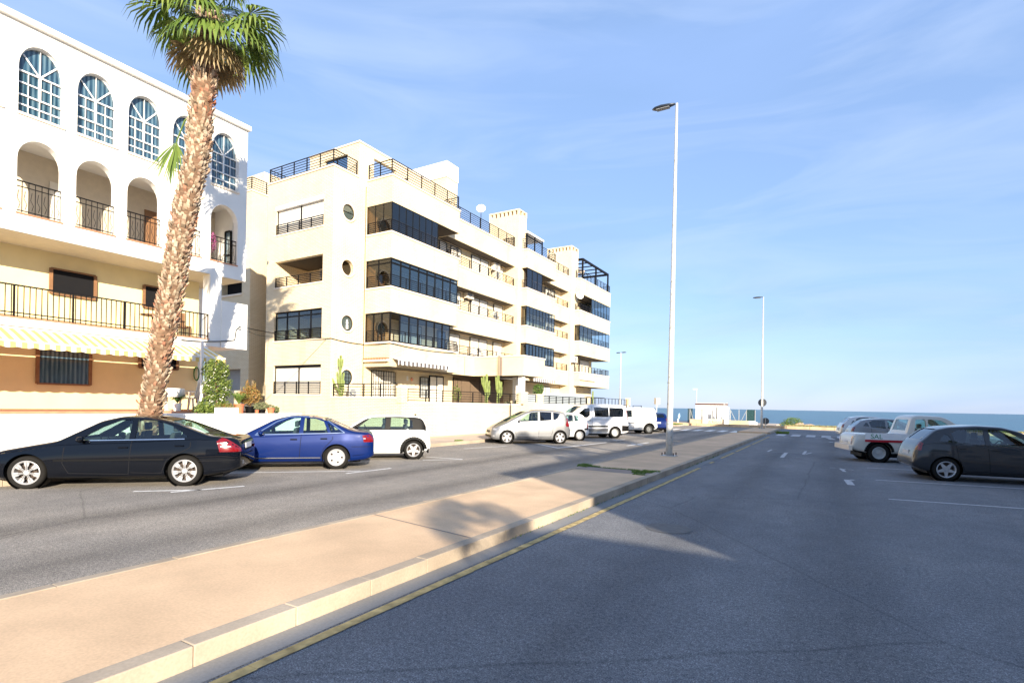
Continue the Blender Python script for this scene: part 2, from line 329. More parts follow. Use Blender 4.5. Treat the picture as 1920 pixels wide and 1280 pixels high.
# ------------------------------------------------------------------ markings
def strip(b, p, q, w, z=.004):
    p = Vector((p[0], p[1], z)); q = Vector((q[0], q[1], z)); d = (q-p).normalized(); s = Vector((-d.y, d.x, 0))*w/2
    b.poly([p-s, q-s, q+s, p+s])
b = MB(); bR = MB()
for (x0, y0, x1, y1, wd) in ((320,922.5,458,911,.10),(250,921,378,918,.09),(424,886.3,676,882.6,.08),(649,887.3,733,877.5,.09),(793,862.3,867,861,.08),(799,856.2,867,860.6,.08),
        (870,841,950,836,.08),(1003,831,1045,839.3,.12),(1045,839.6,1137,829.3,.12),(1150,825.4,1172,823.6,.12),(1176,835.5,1216,829.5,.12),(1183,831,1205,835,.12),
        (1439,846.5,1447,842.4,.12),(1449,847,1512,849.2,.08),(1474,848.5,1466,857,.2),(1462,857.2,1471,857.3,.12),(1506,851.5,1511,845.5,.14),(1510,851,1522,848.2,.12),
        (1555,876.5,1566,876.8,.08),(1570,863,1590,864,.1),(1576,878,1584,884,.14),(1577,880,1586,879,.1),(1590,880,1600,881,.08),(1551,819.5,1562,824,.5),(1527,821,1540,821,.2),(1556,828,1560,829,.3),
        (1443,818.2,1474,819.6,.16),(1588,899,1596,909,.22),(1594,900,1600,899,.16),(1444,1040,1444,1040.1,.01)):
    p = G(x0, y0); q = G(x1, y1); strip(b if x0 < 1300 else bR, p, q, wd if x0 < 1300 else wd*.7)
for y_ in (13.4,16.9,20.4,29.2,32.4,35.8,39.): bR.poly([(1.1,y_,.004),(1.1,y_-.1,.004),(5.5,y_+.5,.004),(5.5,y_+.6,.004)])
for k in range(5): bR.poly([(x, y, .004) for x, y in ((-3.1+k*.92,41.2),(-2.55+k*.92,41.2),(-2.55+k*.92,44.2),(-3.1+k*.92,44.2))])
for k in range(8): b.poly([(x, y, .004) for x, y in ((-13.2+k*.95,44.2),(-12.7+k*.95,44.2),(-12.7+k*.95,47.2),(-13.2+k*.95,47.2))])
b.build('road_marking', M['roadpaint'], kind='structure'); bR.build('road_marking', M['fadedpaint'], kind='structure')
b = MB(); rr = random.Random(5)
y = -4.
while y < 16.6:
    e = min(16.6, y+rr.uniform(.3, .9)); j = rr.uniform(-.004, .004); b.poly([(-3.32+j,y,.008),(-3.225+j,y,.008),(-3.22+j,e+.004,.008),(-3.325+j,e+.004,.008)]); y = e
for (y0, y1) in ((18.3,18.9),(20.4,23.5),(24,29),(29.6,39)): b.poly([(-3.32,y0,.008),(-3.23,y0,.008),(-3.23,y1,.008),(-3.32,y1,.008)])
b.build('yellow_line', M['yellowpaint'], kind='structure')
b = MB(); b.lathe([(0, .006), (.33, .006)], 28, Matrix.Translation((-2.0, 8.0, 0))); b.build('manhole_cover', plain('worn_iron', (.11,.105,.10), .7, var=.2, scale=12), kind='structure')
# worn wheel tracks and old tar patches on the left carriageway: darker bands
def soft_band(name, pts, w, dens, colr):
    t = NT(name); t.color(colr); t.b.inputs['Roughness'].default_value = .8
    uvn = t.coord('UV'); sp = t.node('ShaderNodeSeparateXYZ'); t.l.new(uvn, sp.inputs[0]); n = t.noise(t.coord(), .7, 5); n2 = t.noise(t.coord(), 60, 3)
    d = t.math('SUBTRACT', 1., t.math('ABSOLUTE', t.math('SUBTRACT', t.math('MULTIPLY', sp.outputs[1], 2.), 1.)))
    e = t.math('MULTIPLY', t.math('POWER', d, 1.2), dens); e = t.math('MULTIPLY', e, t.ramp(n, [(.3, (.55,)*3), (.65, (1.1,)*3)])); e = t.math('MULTIPLY', e, t.ramp(n2, [(.35, (.6,)*3), (.6, (1.1,)*3)]))
    t.l.new(e, t.b.inputs['Alpha'])
    m = bpy.data.meshes.new(name); v = []; f = []
    for i, (x, y) in enumerate(pts): v += [(x-w/2, y, .0025), (x+w/2, y, .0025)]
    for i in range(len(pts)-1): f.append((2*i, 2*i+1, 2*i+3, 2*i+2))
    m.from_pydata(v, [], f); u = m.uv_layers.new(name='UVMap')
    for p in m.polygons:
        for li in p.loop_indices:
            vi = m.loops[li].vertex_index; u.data[li].uv = (vi//2, vi % 2)
    o = bpy.data.objects.new('tyre_wear', m); COL.objects.link(o); m.materials.append(t.m); o['kind'] = 'structure'
soft_band('wear_a', [(-9.35,-20),(-9.35,43)], 1.5, .34, (.04,.037,.035)); soft_band('wear_b', [(-7.1,-20),(-7.1,43)], 1.5, .24, (.04,.037,.035))
soft_band('wear_c', [(.2,-10),(.2,43)], 1.6, .2, (.03,.03,.035)); soft_band('wear_d', [(-1.7,-10),(-1.7,43)], 1.4, .16, (.03,.03,.035))
# ------------------------------------------------------------------ shore
b = MB(); rr = random.Random(11); x = -45.
while x < 60:
    e = x+rr.uniform(1.2, 2.); b.box(x+.01, e-.01, 57.1, 57.55, -.05, .27+rr.uniform(-.012, .012)); x = e
b.build('shore_kerb', M['stone'], bevel=.02, kind='structure')
b = MB(); b.box(-60, -4.6, 57.55, 69, -3, .2); b.build('promenade', M['pave'], kind='structure')
b = MB(); b.box(-60, -25, 69, 100, -3, .2); b.build('promenade', M['pave'], kind='structure')
b = MB(); b.box(-4.6, 60, 57.55, 59.5, -3, .12); b.build('shore_bank', M['earth'], kind='structure')
t = NT('sea_water'); c = t.coord(); n1 = t.noise(t.mapping(c, (.35, .9, 1), (0,0,.5)), .30, 7, .62); n2 = t.noise(t.mapping(c, (.015,.05,1), (0,0,.45)), 1, 4)
t.color(t.mix(1., t.ramp(n2, [(.3, (.007,.058,.098)), (.7, (.018,.100,.135))]), t.ramp(n1, [(.36, (.45,.52,.6)), (.60, (1.7,1.65,1.6))]), 'MULTIPLY')); t.b.inputs['Roughness'].default_value = .28; t.b.inputs['IOR'].default_value = 1.33
t.b.inputs['Specular IOR Level'].default_value = .35
t.bump(n1, .9, .5); M['sea'] = t.m
b = MB(); b.poly([(-30000,57.3,-2.6),(30000,57.3,-2.6),(30000,45000,-2.6),(-30000,45000,-2.6)]); b.build('sea', M['sea'], kind='structure')
b = MB(); b.box(-30.,-12.7,53.6,57.1,-.05,.14); b.build('traffic_island', M['kerb'], bevel=.03, kind='structure')
# low blades: clumps used for weeds and turf
def blades(b, x0, x1, y0, y1, z, n, h, seed, w=.012):
    r = random.Random(seed)
    for i in range(n):
        x = r.uniform(x0, x1); y = r.uniform(y0, y1); a = r.uniform(0, 6.28); hh = h*r.uniform(.4, 1.1); l = r.uniform(.2, .9)*hh
        d = Vector((math.cos(a), math.sin(a), 0)); s = Vector((-d.y, d.x, 0))*w*r.uniform(.6, 1.4); p = Vector((x, y, z))
        b.add([p-s, p+s, p+d*l*.5+Vector((0,0,hh*.75)), p+d*l+Vector((0,0,hh*.95))], [(0,1,2),(0,2,3)])
b = MB()
[blades(b, x_, x_+w_, y_, y_+d_, .14, n_, h_, i_) for i_, (x_, w_, y_, d_, n_, h_) in enumerate(((-5.8,.5,13.66,.10,330,.05),(-5.25,.7,13.62,.06,260,.035),(-4.5,.35,13.60,.09,190,.04),(-4.1,.45,13.58,.14,260,.05),(-4.1,.3,12.78,.14,150,.04),(-4.22,.34,13.1,.3,420,.06),(-3.95,.2,13.3,.25,160,.05)))]; blades(b,-5.9,-5.6,13.5,13.95,.14,420,.07,4)
blades(b,-14.3,-14.05,19.2,19.6,.14,300,.07,5); blades(b,-3.7,-3.55,16.2,22,.0,260,.05,6); blades(b,-3.65,-3.55,6,12,.0,200,.035,9)
b.build('weeds', M['grassleaf'], label='low green weeds growing in the joints of the salmon median', cat='weeds', kind='stuff')
b = MB(); blades(b,-29,-12.9,53.9,56.8,.14,9000,.13,7,.03); b.build('grass', M['grassleaf'], label='strip of short grass on the kerbed island by the shore', cat='grass', kind='stuff')
b = MB(); blades(b,-3.5,14,57.7,59.3,.12,9000,.28,8,.04); b.build('grass', foliage('dry_grass', [(.20,.22,.06),(.34,.32,.12),(.42,.36,.18)]), label='dry yellowish grass along the shore behind the stone kerb', cat='grass', kind='stuff')
b = MB(); blades(b,-3.3,-2.5,44.6,45.3,.0,420,.2,12,.03); b.build('weeds', M['grassleaf'], label='dark green weed clump beside the end of the median', cat='weeds', kind='stuff')
# ================================================================== MAIN APARTMENT BLOCK
T = [3.72, 6.61, 9.47, 12.42]; S = [5.04, 7.97, 10.88, 13.88]
A = empty('apartment_building', (-24, 36, 0), 0, 'cream brick apartment block with black railed balconies, round windows and roof terraces', 'building')
def part(b, name, mat, parent=A, **kw):
    sm = kw.pop('smooth', False); bv = kw.pop('bevel', 0)
    o = b.build(name, mat, None, smooth=sm, bevel=bv); o.parent = parent
    if parent.type == 'EMPTY': o.matrix_parent_inverse = Matrix.Translation(-parent.location)
    return tag(o, **kw) if kw else o
def sub(b, name, mat, parent, **kw): return part(b, name, mat, parent, **kw)
wall = MB(); cope = MB()
def band(x0, x1, y0, y1, k, ends=(1, 1)):
    wall.box(x0, x1, y0, y1, T[k], S[k]-.09)
    cope.box(x0-.02, x1+.045, y0-(.045 if ends[0] else 0), y1+(.045 if ends[1] else 0), S[k]-.09, S[k])
# body behind the facade
wall.box(-33, -21.8, 20.9, 53.5, 0, 13.5)
# corner block, seen end on: strips and bands between the four openings
EX0, EX1, WL, WR = -27.1, -21.8, -26.37, -22.5; YE = 18.7
wall.box(EX0, WL, YE, 20.9, 0, 13.5); wall.box(WR, -22.0, YE, 19.1, 0, 13.5)
lv = [(2.17, 3.72), (5.06, 6.63), (7.99, 9.4), (10.88, 12.44)]
zs = [0]+[z for p in lv for z in p]+[13.5]
for i in range(0, len(zs), 2): wall.box(WL, WR, YE, 20.9, zs[i], zs[i+1]); wall.box(WR, -22.15, 19.1, 20.9, zs[i]+.0, zs[i+1]) if 0 else None
for i in range(0, len(zs), 2): wall.box(WR, -22.05, 19.1, 20.9, zs[i], zs[i+1])
wall.box(EX0, -21.8, YE, 20.4, 13.5, 13.79); wall.box(-22.0, -21.8, YE-.0, 19.05, 0, 13.5)
wall.box(-33, -27.1, 20.9, 30, 0, 13.5)
def holed_plate(b, xo, xi, y0, y1, z0, z1, cy, cz, r, n=40):
    """upright plate facing +X with a round hole"""
    def rim(t):
        c, s = math.cos(t), math.sin(t); ky = ((y1-cy) if c > 0 else (cy-y0))/max(1e-6, abs(c)); kz = ((z1-cz) if s > 0 else (cz-z0))/max(1e-6, abs(s)); k = min(ky, kz); return (cy+c*k, cz+s*k)
    ts = [2*math.pi*i/n for i in range(n)]+[math.atan2(z-cz, y-cy) % (2*math.pi) for z in (z0, z1) for y in (y0, y1)]; ts = sorted(set(round(t, 6) for t in ts)); m = len(ts)
    vs = []
    for x in (xo, xi):
        for t in ts: vs.append((x, cy+r*math.cos(t), cz+r*math.sin(t)))
        for t in ts: yy, zz = rim(t); vs.append((x, yy, zz))
    fs = []
    for i in range(m):
        j = (i+1) % m; fs += [(i, m+i, m+j, j), (2*m+i, 2*m+j, 3*m+j, 3*m+i), (i, j, 2*m+j, 2*m+i), (m+i, 3*m+i, 3*m+j, m+j)]
    b.add(vs, fs)
RC = [(19.78, 3.08), (19.75, 5.92), (19.72, 8.82), (19.72, 11.73)]
hz = [0, 4.4, 7.3, 10.2, 13.5]
for (cy, cz), z0, z1 in zip(RC, hz[:-1], hz[1:]): holed_plate(wall, -21.8, -22.0, 19.05, 20.95, z0, z1, cy, cz, .40)
M['glass_pale'] = glass('pale_glass', (.30,.36,.34), .05, body=.7, bodyc=(.09,.115,.105))
ringX = lambda x, y, z: Matrix.Translation((x, y, z)) @ Matrix.Rotation(math.radians(90), 4, 'Y')
for i, (cy, cz) in enumerate(RC):
    g = MB(); g.lathe([(.40,-.02),(.50,-.02),(.50,.045),(.47,.06),(.42,.05),(.40,.03)], 40, ringX(-21.8, cy, cz), closed=True)
    f = part(g, 'round_window', M['coping'], smooth=True)
    if i != 2:
        g = MB(); g.lathe([(.40,-.09),(.40,-.04),(.36,-.04),(.36,-.09)], 40, ringX(-21.8, cy, cz), closed=True)
        if i == 3: g.box(-21.86, -21.84, cy-.37, cy+.37, cz-.015, cz+.02)
        if i == 0:
            for q in (-.2, 0, .2): g.box(-21.86, -21.84, cy+q-.01, cy+q+.01, cz-.36, cz+.36); g.box(-21.86, -21.84, cy-.36, cy+.36, cz+q-.01, cz+q+.01)
        sub(g, 'frame', M['black'], f)
        g = MB(); g.lathe([(0,-.06),(.37,-.06)], 32, ringX(-21.8, cy, cz)); sub(g, 'glass', M['glass_pale'], f)
        g = MB()
        if i == 1:   # pale figurine standing in the round opening
            g.lathe([(.0,-.27),(.07,-.27),(.06,-.1),(.045,0),(.065,.08),(.03,.13),(.045,.17),(.03,.23),(0,.24)], 12, Matrix.Translation((-21.82, cy+.02, cz-.03)))
            part(g, 'figurine', M['whitepaint'], smooth=True)
# coping of the corner block and its terrace rail
cope.box(EX0-.02, -21.755, YE-.045, YE+.3, 13.79, 13.88); cope.box(-22.1, -21.755, YE+.3, 20.37, 13.79, 13.88)
# bays and recessed stretches of the street front
BAYS = [(-19.95, 21.0, 27.0), (-20.1, 36.0, 41.05), (-20.2, 46.5, 54.5)]; MIDS = [(-20.85, 27.0, 35.45), (-20.95, 41.05, 45.6)]
for k in range(4):
    for n, (x, y0, y1) in enumerate(BAYS): band(-21.8 if n < 2 else -21.8, x, y0, y1, k)
    for (x, y0, y1) in MIDS: band(-21.8, x, y0+(.05), y1, k, (0, 0))
    # third bay turns the corner of the block
    wall.box(-33, -21.8, 53.5, 54.5, T[k], S[k]-.09); cope.box(-33, -21.8, 54.2, 54.545, S[k]-.09, S[k])
# tall flues of the street front with slotted caps
def flue(x, xb, y0, y1, top):
    wall.box(xb, x, y0, y1, 13.4, top-.42); wall.box(-21.8, x, y0, y1, 0, 13.4)
    g = MB(); g.box(xb-.02, x+.02, y0-.02, y1+.02, top-.1, top); n = 7
    for i in range(n+1):
        xx = xb+.06+(x-xb-.12)*i/n; g.box(xx-.09, xx+.09, y0+.0, y0+.14, top-.42, top-.1); g.box(xx-.09, xx+.09, y1-.14, y1, top-.42, top-.1)
    for q in (y0+.07, (y0+y1)/2, y1-.07): g.box(x-.14, x-.002, q-.1, q+.1, top-.42, top-.1) if q == (y0+y1)/2 else None
    f = part(g, 'flue_cap', M['brick']); g = MB(); g.box(xb+.2, x-.2, y0+.2, y1-.2, top-.42, top-.1); sub(g, 'flue_vent', M['tile'], f)
flue(-20.6, -23.3, 35.45, 36.65, 16.85); flue(-20.74, -23.3, 45.6, 47.1, 16.75)
# penthouse: parapet walls with big cut-outs against the sky, flat roof further back
wall.box(-25.77, -24.57, 20.4, 20.65, 13.5, 15.72); wall.box(-22.7, -21.8, 20.4, 20.65, 13.5, 15.72); wall.box(-24.57, -22.7, 20.4, 20.65, 15.28, 15.72); wall.box(-24.57,-22.7,20.4,20.65,13.5,13.9)
wall.box(-22.05, -21.8, 20.65, 21.47, 13.5, 15.72); wall.box(-22.05, -21.8, 23.23, 26.4, 13.5, 15.72); wall.box(-22.05, -21.8, 21.47, 23.23, 15.28, 15.72)
wall.box(-25.77, -22.05, 26.15, 26.4, 13.5, 15.72); wall.box(-25.77, -25.52, 20.65, 26.15, 13.5, 13.9)
cope.box(-25.82, -21.76, 20.36, 20.7, 15.72, 15.8); cope.box(-22.1, -21.76, 20.7, 26.44, 15.72, 15.8)
wall.box(-33, -29.95, 20.4, 27, 13.5, 15.8)
# brick head of the lift machine room and its white cap
wall.box(-27.2, -24.05, 30.85, 32.15, 13.4, 18.25); g = MB(); g.box(-27.3, -24, 30.8, 32.2, 18.25, 19.4); part(g, 'machine_room', M['white'])
# left wing beyond the slot, standing in the shade of its neighbour; window opening at third floor
wall.box(-33, -28.6, 19.3, 21.6, 0, 13.79); cope.box(-33, -28.555, 18.66, 18.95, 13.79, 13.88); cope.box(-28.9, -28.555, 18.95, 20.9, 13.79, 13.88)
wa = PY(417.4, 555, 18.7); wb = PY(454, 520.5, 18.7); XR = -28.6
zs2 = [0, 2.35, 3.6, wa.z, wb.z, 13.79]
LX, RX = -31.6, wb.x
wall.box(-33, LX, 18.7, 19.3, 0, 13.79); wall.box(RX, XR, 18.7, 19.3, 0, 13.79)
for i in range(0, 6, 2): wall.box(LX, RX, 18.7, 19.3, zs2[i], zs2[i+1])
g = MB(); g.box(LX, RX, 19.15, 19.28, zs2[1], zs2[2]); part(g, 'roller_shutter', plain('grey_shutter', (.36,.35,.34), .7))
g = MB(); g.box(LX, RX, 19.2, 19.29, zs2[3], zs2[4]); part(g, 'window', M['dark']); g = MB(); g.box(LX-.05, RX+.05, 18.64, 18.72, zs2[3]-.1, zs2[3]); part(g, 'sill', M['coping'])
g = MB(); g.lathe([(0,0),(.36,0)], 28, Matrix.Translation((PY(415,541,19.18).x, 19.18, PY(415,541,19.18).z)) @ Matrix.Rotation(math.radians(90), 4, 'X')); part(g, 'round_window', M['glass_blue'])
part(wall, 'wall', M['brick']); part(cope, 'coping', M['coping'])
g = MB(); g.box(-21.85, -21.79, 21.0, 53.45, 0, T[0]) ; g = MB()
# soffits: thin sheets under every slab, shade put into their dark colour
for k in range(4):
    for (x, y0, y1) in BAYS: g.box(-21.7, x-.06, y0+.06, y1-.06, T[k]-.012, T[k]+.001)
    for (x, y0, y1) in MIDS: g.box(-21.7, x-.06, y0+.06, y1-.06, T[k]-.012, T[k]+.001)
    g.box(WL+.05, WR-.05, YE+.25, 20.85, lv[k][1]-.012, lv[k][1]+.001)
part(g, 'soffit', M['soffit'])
# ------------------------------------------------------------------ rails
def rail(pts, z, h=.78, parent=A, nb=6, sp=1.15, name='railing', mat=None, builder=None, zs=None):
    g = MB()
    for i in range(len(pts)-1):
        p = Vector((*pts[i], z)); q = Vector((*pts[i+1], z)); L = (q-p).length; n = max(1, round(L/sp)); d = (q-p)/L
        for k in range(n+1):
            if k == 0 and i > 0: continue
            c = p+d*(L*k/n); c = c+(d*.03 if k == 0 else (-d*.03 if k == n else Vector())); g.bar(c, c+Vector((0,0,h)), .045)
        for k in range(nb):
            zz = h*(.12+.88*k/(nb-1)); g.bar(p+Vector((0,0,zz)), q+Vector((0,0,zz)), .038 if k == nb-1 else .026)
    return part(g, name, mat or M['rail'], parent)
rail([(-27.05,20.3),(-27.05,18.76),(-21.86,18.76),(-21.86,20.33)], 13.88)
rail([(-21.75,21.05),(-20.02,21.05),(-20.02,26.95),(-21.7,26.95)], 13.88, .80)
rail([(-20.91,27.1),(-20.91,35.4),(-21.9,35.4)], 13.88)
rail([(-20.7,36.06),(-20.16,36.06),(-20.16,41.0),(-20.9,41.0)], 13.88); rail([(-21.01,41.2),(-21.01,45.55)], 13.88, .7)
rail([(-20.7,46.56),(-20.26,46.56),(-20.26,54.44),(-24,54.44)], 13.88, .75, sp=.9)
rail([(-33,18.76),(-28.66,18.76),(-28.66,20.6)], 13.88, .72)
for k in range(3):
    z = S[k]
    rail([(-21.75,21.05),(-20.0,21.05),(-20.0,26.95),(-20.85,26.95)], z, .62)
    rail([(-20.91,27.1),(-20.91,35.4)], z, .6)
    if k > 0: rail([(-20.7,36.06),(-20.16,36.06),(-20.16,41.0),(-20.9,41.0)], z, .6)
    else: rail([(-20.16,38.2),(-20.16,41.0),(-20.9,41.0)], z, .6)
    rail([(-21.01,41.2),(-21.01,45.55)], z, .6)
    rail([(-20.7,46.56),(-20.26,46.56),(-20.26,54.44),(-24,54.44)], z, .6, sp=.8)
# rails before the end windows, with sills
for k, (z0, z1) in enumerate(lv):
    rail([(WL+.02, YE+.03),(WR-.02, YE+.03)], z0, (.66,.55,.52,.55)[k], sp=.95)
    g = MB(); g.box(WL-.05, WR+.04, YE-.04, YE+.2, z0-.075, z0-.0); part(g, 'sill', M['coping'])
# top and ground end windows: pale roller blinds either side of a black post
for k in (0, 3):
    z0, z1 = lv[k]; m = (WL+WR)/2+(0.02 if k else .05); g = MB(); g.box(WL+.04, m-.03, YE+.16, YE+.19, z0+.02, z1-.02); g.box(m+.03, WR-.04, YE+.16, YE+.19, z0+.02, z1-.02); sh = part(g, 'roller_shutter', M['shutter'])
    g = MB(); g.box(m-.035, m+.035, YE+.12, YE+.2, z0, z1); g.box(WL, WL+.04, YE+.12, YE+.2, z0, z1); g.box(WR-.04, WR, YE+.12, YE+.2, z0, z1)
    g.box(WL+.04, WR-.04, YE+.14, YE+.2, z0-.0, z0+.02)
    if k == 0: g.box(WL, WR, YE+.1, YE+.24, z1-.13, z1)
    sub(g, 'frame', M['black'], sh)
    if k == 3: g = MB(); g.box(WL, WR, YE-.012, YE+.14, z1-.2, z1+.01); sub(g, 'blind_box', M['whitepaint'], sh)
# glazing: framed runs of panes ---------------------------------------------------
def glazing(p, q, z0, z1, n, gm, fw=.05, tr=0., fm=None, dep=.05, skip=(), name='glazing', post=True):
    p = Vector((*p, 0)); q = Vector((*q, 0)); L = (q-p).length; d = (q-p)/L; fr = MB(); gl = MB(); zt = z1-tr
    s = Vector((-d.y, d.x, 0)); Z = Vector((0,0,1))
    def bx(a, b_, za, zb, t): fr.obox(p+d*(a+b_)/2+Z*(za+zb)/2, d, s, Z, (b_-a)/2, t/2, (zb-za)/2)
    bx(0, L, z0, z0+fw, dep); bx(0, L, z1-fw, z1, dep)
    if tr: bx(0, L, zt-fw*.5, zt+fw*.5, dep)
    for i in range(n+1):
        a = L*i/n
        if post or i in (0, n): bx(max(0, a-fw/2), min(L, a+fw/2), z0+fw, z1-fw, dep*.96)
    for i in range(n):
        if i in skip: continue
        a, c = p+d*(L*i/n), p+d*(L*(i+1)/n); gl.poly([a+Z*z0, c+Z*z0, c+Z*z1, a+Z*z1])
    f = part(fr, name, fm or M['black']); sub(gl, 'panes', gm, f); return f
glazing((WL+.02, YE+.12), (WR-.02, YE+.12), lv[1][0], lv[1][1], 4, M['glass'], .07, .28)
g = MB(); g.box(WR-1.55, WR-.95, 20.84, 20.9, 5.06, 6.3); part(g, 'door', M['wood'])
# bay one
x = -19.99; y = 21.04
glazing((-21.78,y), (x,y), S[2], T[3], 3, M['glass_brown'], .02); glazing((x,y), (x,24.9), S[2], T[3], 7, M['glass_dark'], .022)
glazing((-21.78,y), (x,y), S[1], T[2], 2, M['glass_brown'], .06, .26); glazing((x,y), (x,26.9), S[1], T[2], 8, M['glass_blue'], .09, .26)
glazing((-21.78,y), (x,y), S[0], T[1], 3, M['glass_brown'], .08); glazing((x,y), (x,26.2), S[0], T[1], 7, M['glass'], .09, skip=(0,))
# bay two
x = -20.14; y = 36.04
glazing((x,y), (x,38.6), S[2], T[3], 3, M['glass_dark'], .06)
glazing((-20.72,y), (x,y), S[1], T[2], 1, M['glass_brown'], .05); glazing((x,y), (x,40.95), S[1], T[2], 9, M['glass'], .015)
glazing((-20.72,y), (x,y), S[0], T[1], 1, M['glass_brown'], .05); glazing((x,y), (x,40.95), S[0], T[1], 9, M['glass_blue'], .10)
# bay three
x = -20.24; y = 46.54
glazing((x,49.4), (x,54.4), S[2], T[3], 6, M['glass_blue'], .03)
glazing((-20.72,y), (x,y), S[1], T[2], 1, M['glass_brown'], .05); glazing((x,y), (x,54.4), S[1], T[2], 8, M['glass'], .015)
# inner walls: blinds, doors, sliding windows seen behind the balconies
def panel(x, y0, y1, z0, z1, mat, name='roller_shutter', t=.05, fr=.03, split=0):
    g = MB(); g.box(x, x+t, y0, y1, z0, z1); o = part(g, name, mat)
    if fr:
        g = MB(); g.box(x, x+t+.02, y0-fr, y0, z0, z1+fr); g.box(x, x+t+.02, y1, y1+fr, z0, z1+fr); g.box(x, x+t+.02, y0, y1, z1, z1+fr)
        if split: m = (y0+y1)/2; g.box(x+t, x+t+.03, m-.02, m+.02, z0, z1)
        sub(g, 'frame', M['black'], o)
    return o
for k in range(3):
    z0 = S[k]-.9; zt = T[k+1]-.12
    panel(-21.79, 28.5, 29.6, z0, zt, M['shutter']); panel(-21.79, 30.9, 33.0, z0, zt, M['shutter'], split=1); panel(-21.79, 33.9, 35.1, z0, zt, M['shutter'])
    panel(-21.79, 42.3, 44.2, z0, zt, M['shutter'], split=1)
    panel(-21.79, 37.2, 39.6, z0, zt, M['curtain'], 'sliding_door', split=1); panel(-21.79, 47.6, 49.2, z0, zt, M['curtain'] if k else M['shutter'], 'sliding_door', split=1); panel(-21.79, 50.2, 52.6, z0, zt, M['shutter'] if k < 2 else M['dark'])
    panel(-21.79, 23.7, 25.6, z0, zt, M['curtain'], 'sliding_door', split=1)
    g = MB(); g.lathe([(.40,0),(.50,0),(.50,.05),(.40,.05)], 36, ringX(-21.79, 22.1, (6.0,8.9,11.8)[k]), closed=True); f = part(g, 'round_window', M['coping'])
    g = MB(); g.lathe([(0,.01),(.41,.01)], 30, ringX(-21.79, 22.1, (6.0,8.9,11.8)[k])); sub(g, 'glass', M['glass_pale'], f)
    panel(-21.79, 27.3, 28.0, z0, zt, M['glass_blue'] if k == 0 else M['shutter'], 'balcony_door', fr=.06)
# ground floor behind the garden wall
X = -21.79
a = PX(696, 740, X); b_ = PX(738, 740, X); panel(X, a.y, b_.y, 1.6, 3.55, M['shutter'], 'terrace_door', split=1)
g = MB(); yy = a.y
while yy < b_.y+.01: g.box(X+.14, X+.16, yy-.008, yy+.008, 1.6, 3.6); yy += (b_.y-a.y)/9
for zz in (1.9,2.25,2.6,2.95,3.3): g.box(X+.14, X+.16, a.y, b_.y, zz-.008, zz+.008)
part(g, 'window_grille', M['rail'])
a = PX(787, 728, X); b_ = PX(801, 728, X); panel(X, a.y, b_.y, 2.15, 3.4, M['curtain'], 'window'); g = MB()
for i in range(6): yy = a.y+(b_.y-a.y)*i/5; g.box(X+.1, X+.12, yy-.008, yy+.008, 2.15, 3.4)
for zz in (2.15,2.4,2.65,2.9,3.15,3.4): g.box(X+.1, X+.12, a.y, b_.y, zz-.008, zz+.008)
part(g, 'window_grille', M['rail'])
a = PX(805, 728, X); b_ = PX(829, 728, X); panel(X, a.y, b_.y, 1.6, 3.5, M['shutter'], 'terrace_door', fr=.07, split=1)
a = PX(849, 728, X); b_ = PX(856, 728, X); panel(X, a.y, b_.y, 1.6, 3.5, M['curtain'], 'window', fr=.04)
p = PX(764, 709, X+.02); g = MB(); g.box(X, X+.03, p.y-.07, p.y+.07, p.z-.14, p.z+.14); part(g, 'wall_plaque', M['whitepaint']); p = PX(772.5, 711, X+.02); g = MB(); g.lathe([(0,.05),(.09,.05),(.11,.0)], 16, ringX(X, p.y, p.z)); part(g, 'wall_plaque', M['orange'])
for (y0, y1, m, sp) in ((29.2,29.9,M['dark'],0),(31.0,33.2,M['grey'],1),(37.6,38.3,M['dark'],0),(41.6,43.6,M['shutter'],1),(47.6,49.0,M['dark'],1)): panel(X, y0, y1, 1.6, 3.45, m, 'terrace_door', split=sp)
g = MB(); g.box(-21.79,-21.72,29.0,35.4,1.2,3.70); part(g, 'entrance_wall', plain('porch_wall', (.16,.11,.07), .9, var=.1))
g = MB(); g.lathe([(0,.09),(.26,.09)], 28, ringX(-21.79, PX(947,718,-21.7).y, PX(947,718,-21.7).z)); part(g, 'round_window', M['dark'])
# entrance porch: the first floor band jutting out over the gate, on columns
g = MB(); PXN = -16.96
g.box(-20.84, PXN, 30.1, 33.1, T[0], S[0]-.09); g.box(-20.84, -20.0, 30.1-.0, 30.1, 0, 0) if 0 else None
pc = part(g, 'porch', M['brick']); g = MB(); g.box(-20.80, PXN+.045, 30.055, 33.145, S[0]-.09, S[0]); sub(g, 'coping', M['coping'], pc)
g = MB(); c1 = G(0, 0, 1) if 0 else None
for (px, X0) in ((967.5, -18.6), (978, -17.35)): p = PX(px, 720, X0); g.box(X0-.17, X0+.17, p.y-.17, p.y+.17, .1, T[0])
sub(g, 'column', M['white'], pc)
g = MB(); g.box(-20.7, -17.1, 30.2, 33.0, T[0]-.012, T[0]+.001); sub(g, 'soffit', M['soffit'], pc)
# expansion joints in the brick band
g = MB(); g.box(-20.846,-20.840,29.0,29.04,T[0],S[0]-.1); q = PY(940, 690, 30.09); g.box(q.x-.12, q.x+.06, 30.094, 30.099, T[0], S[0]-.1); part(g, 'expansion_joint', M['slab'])
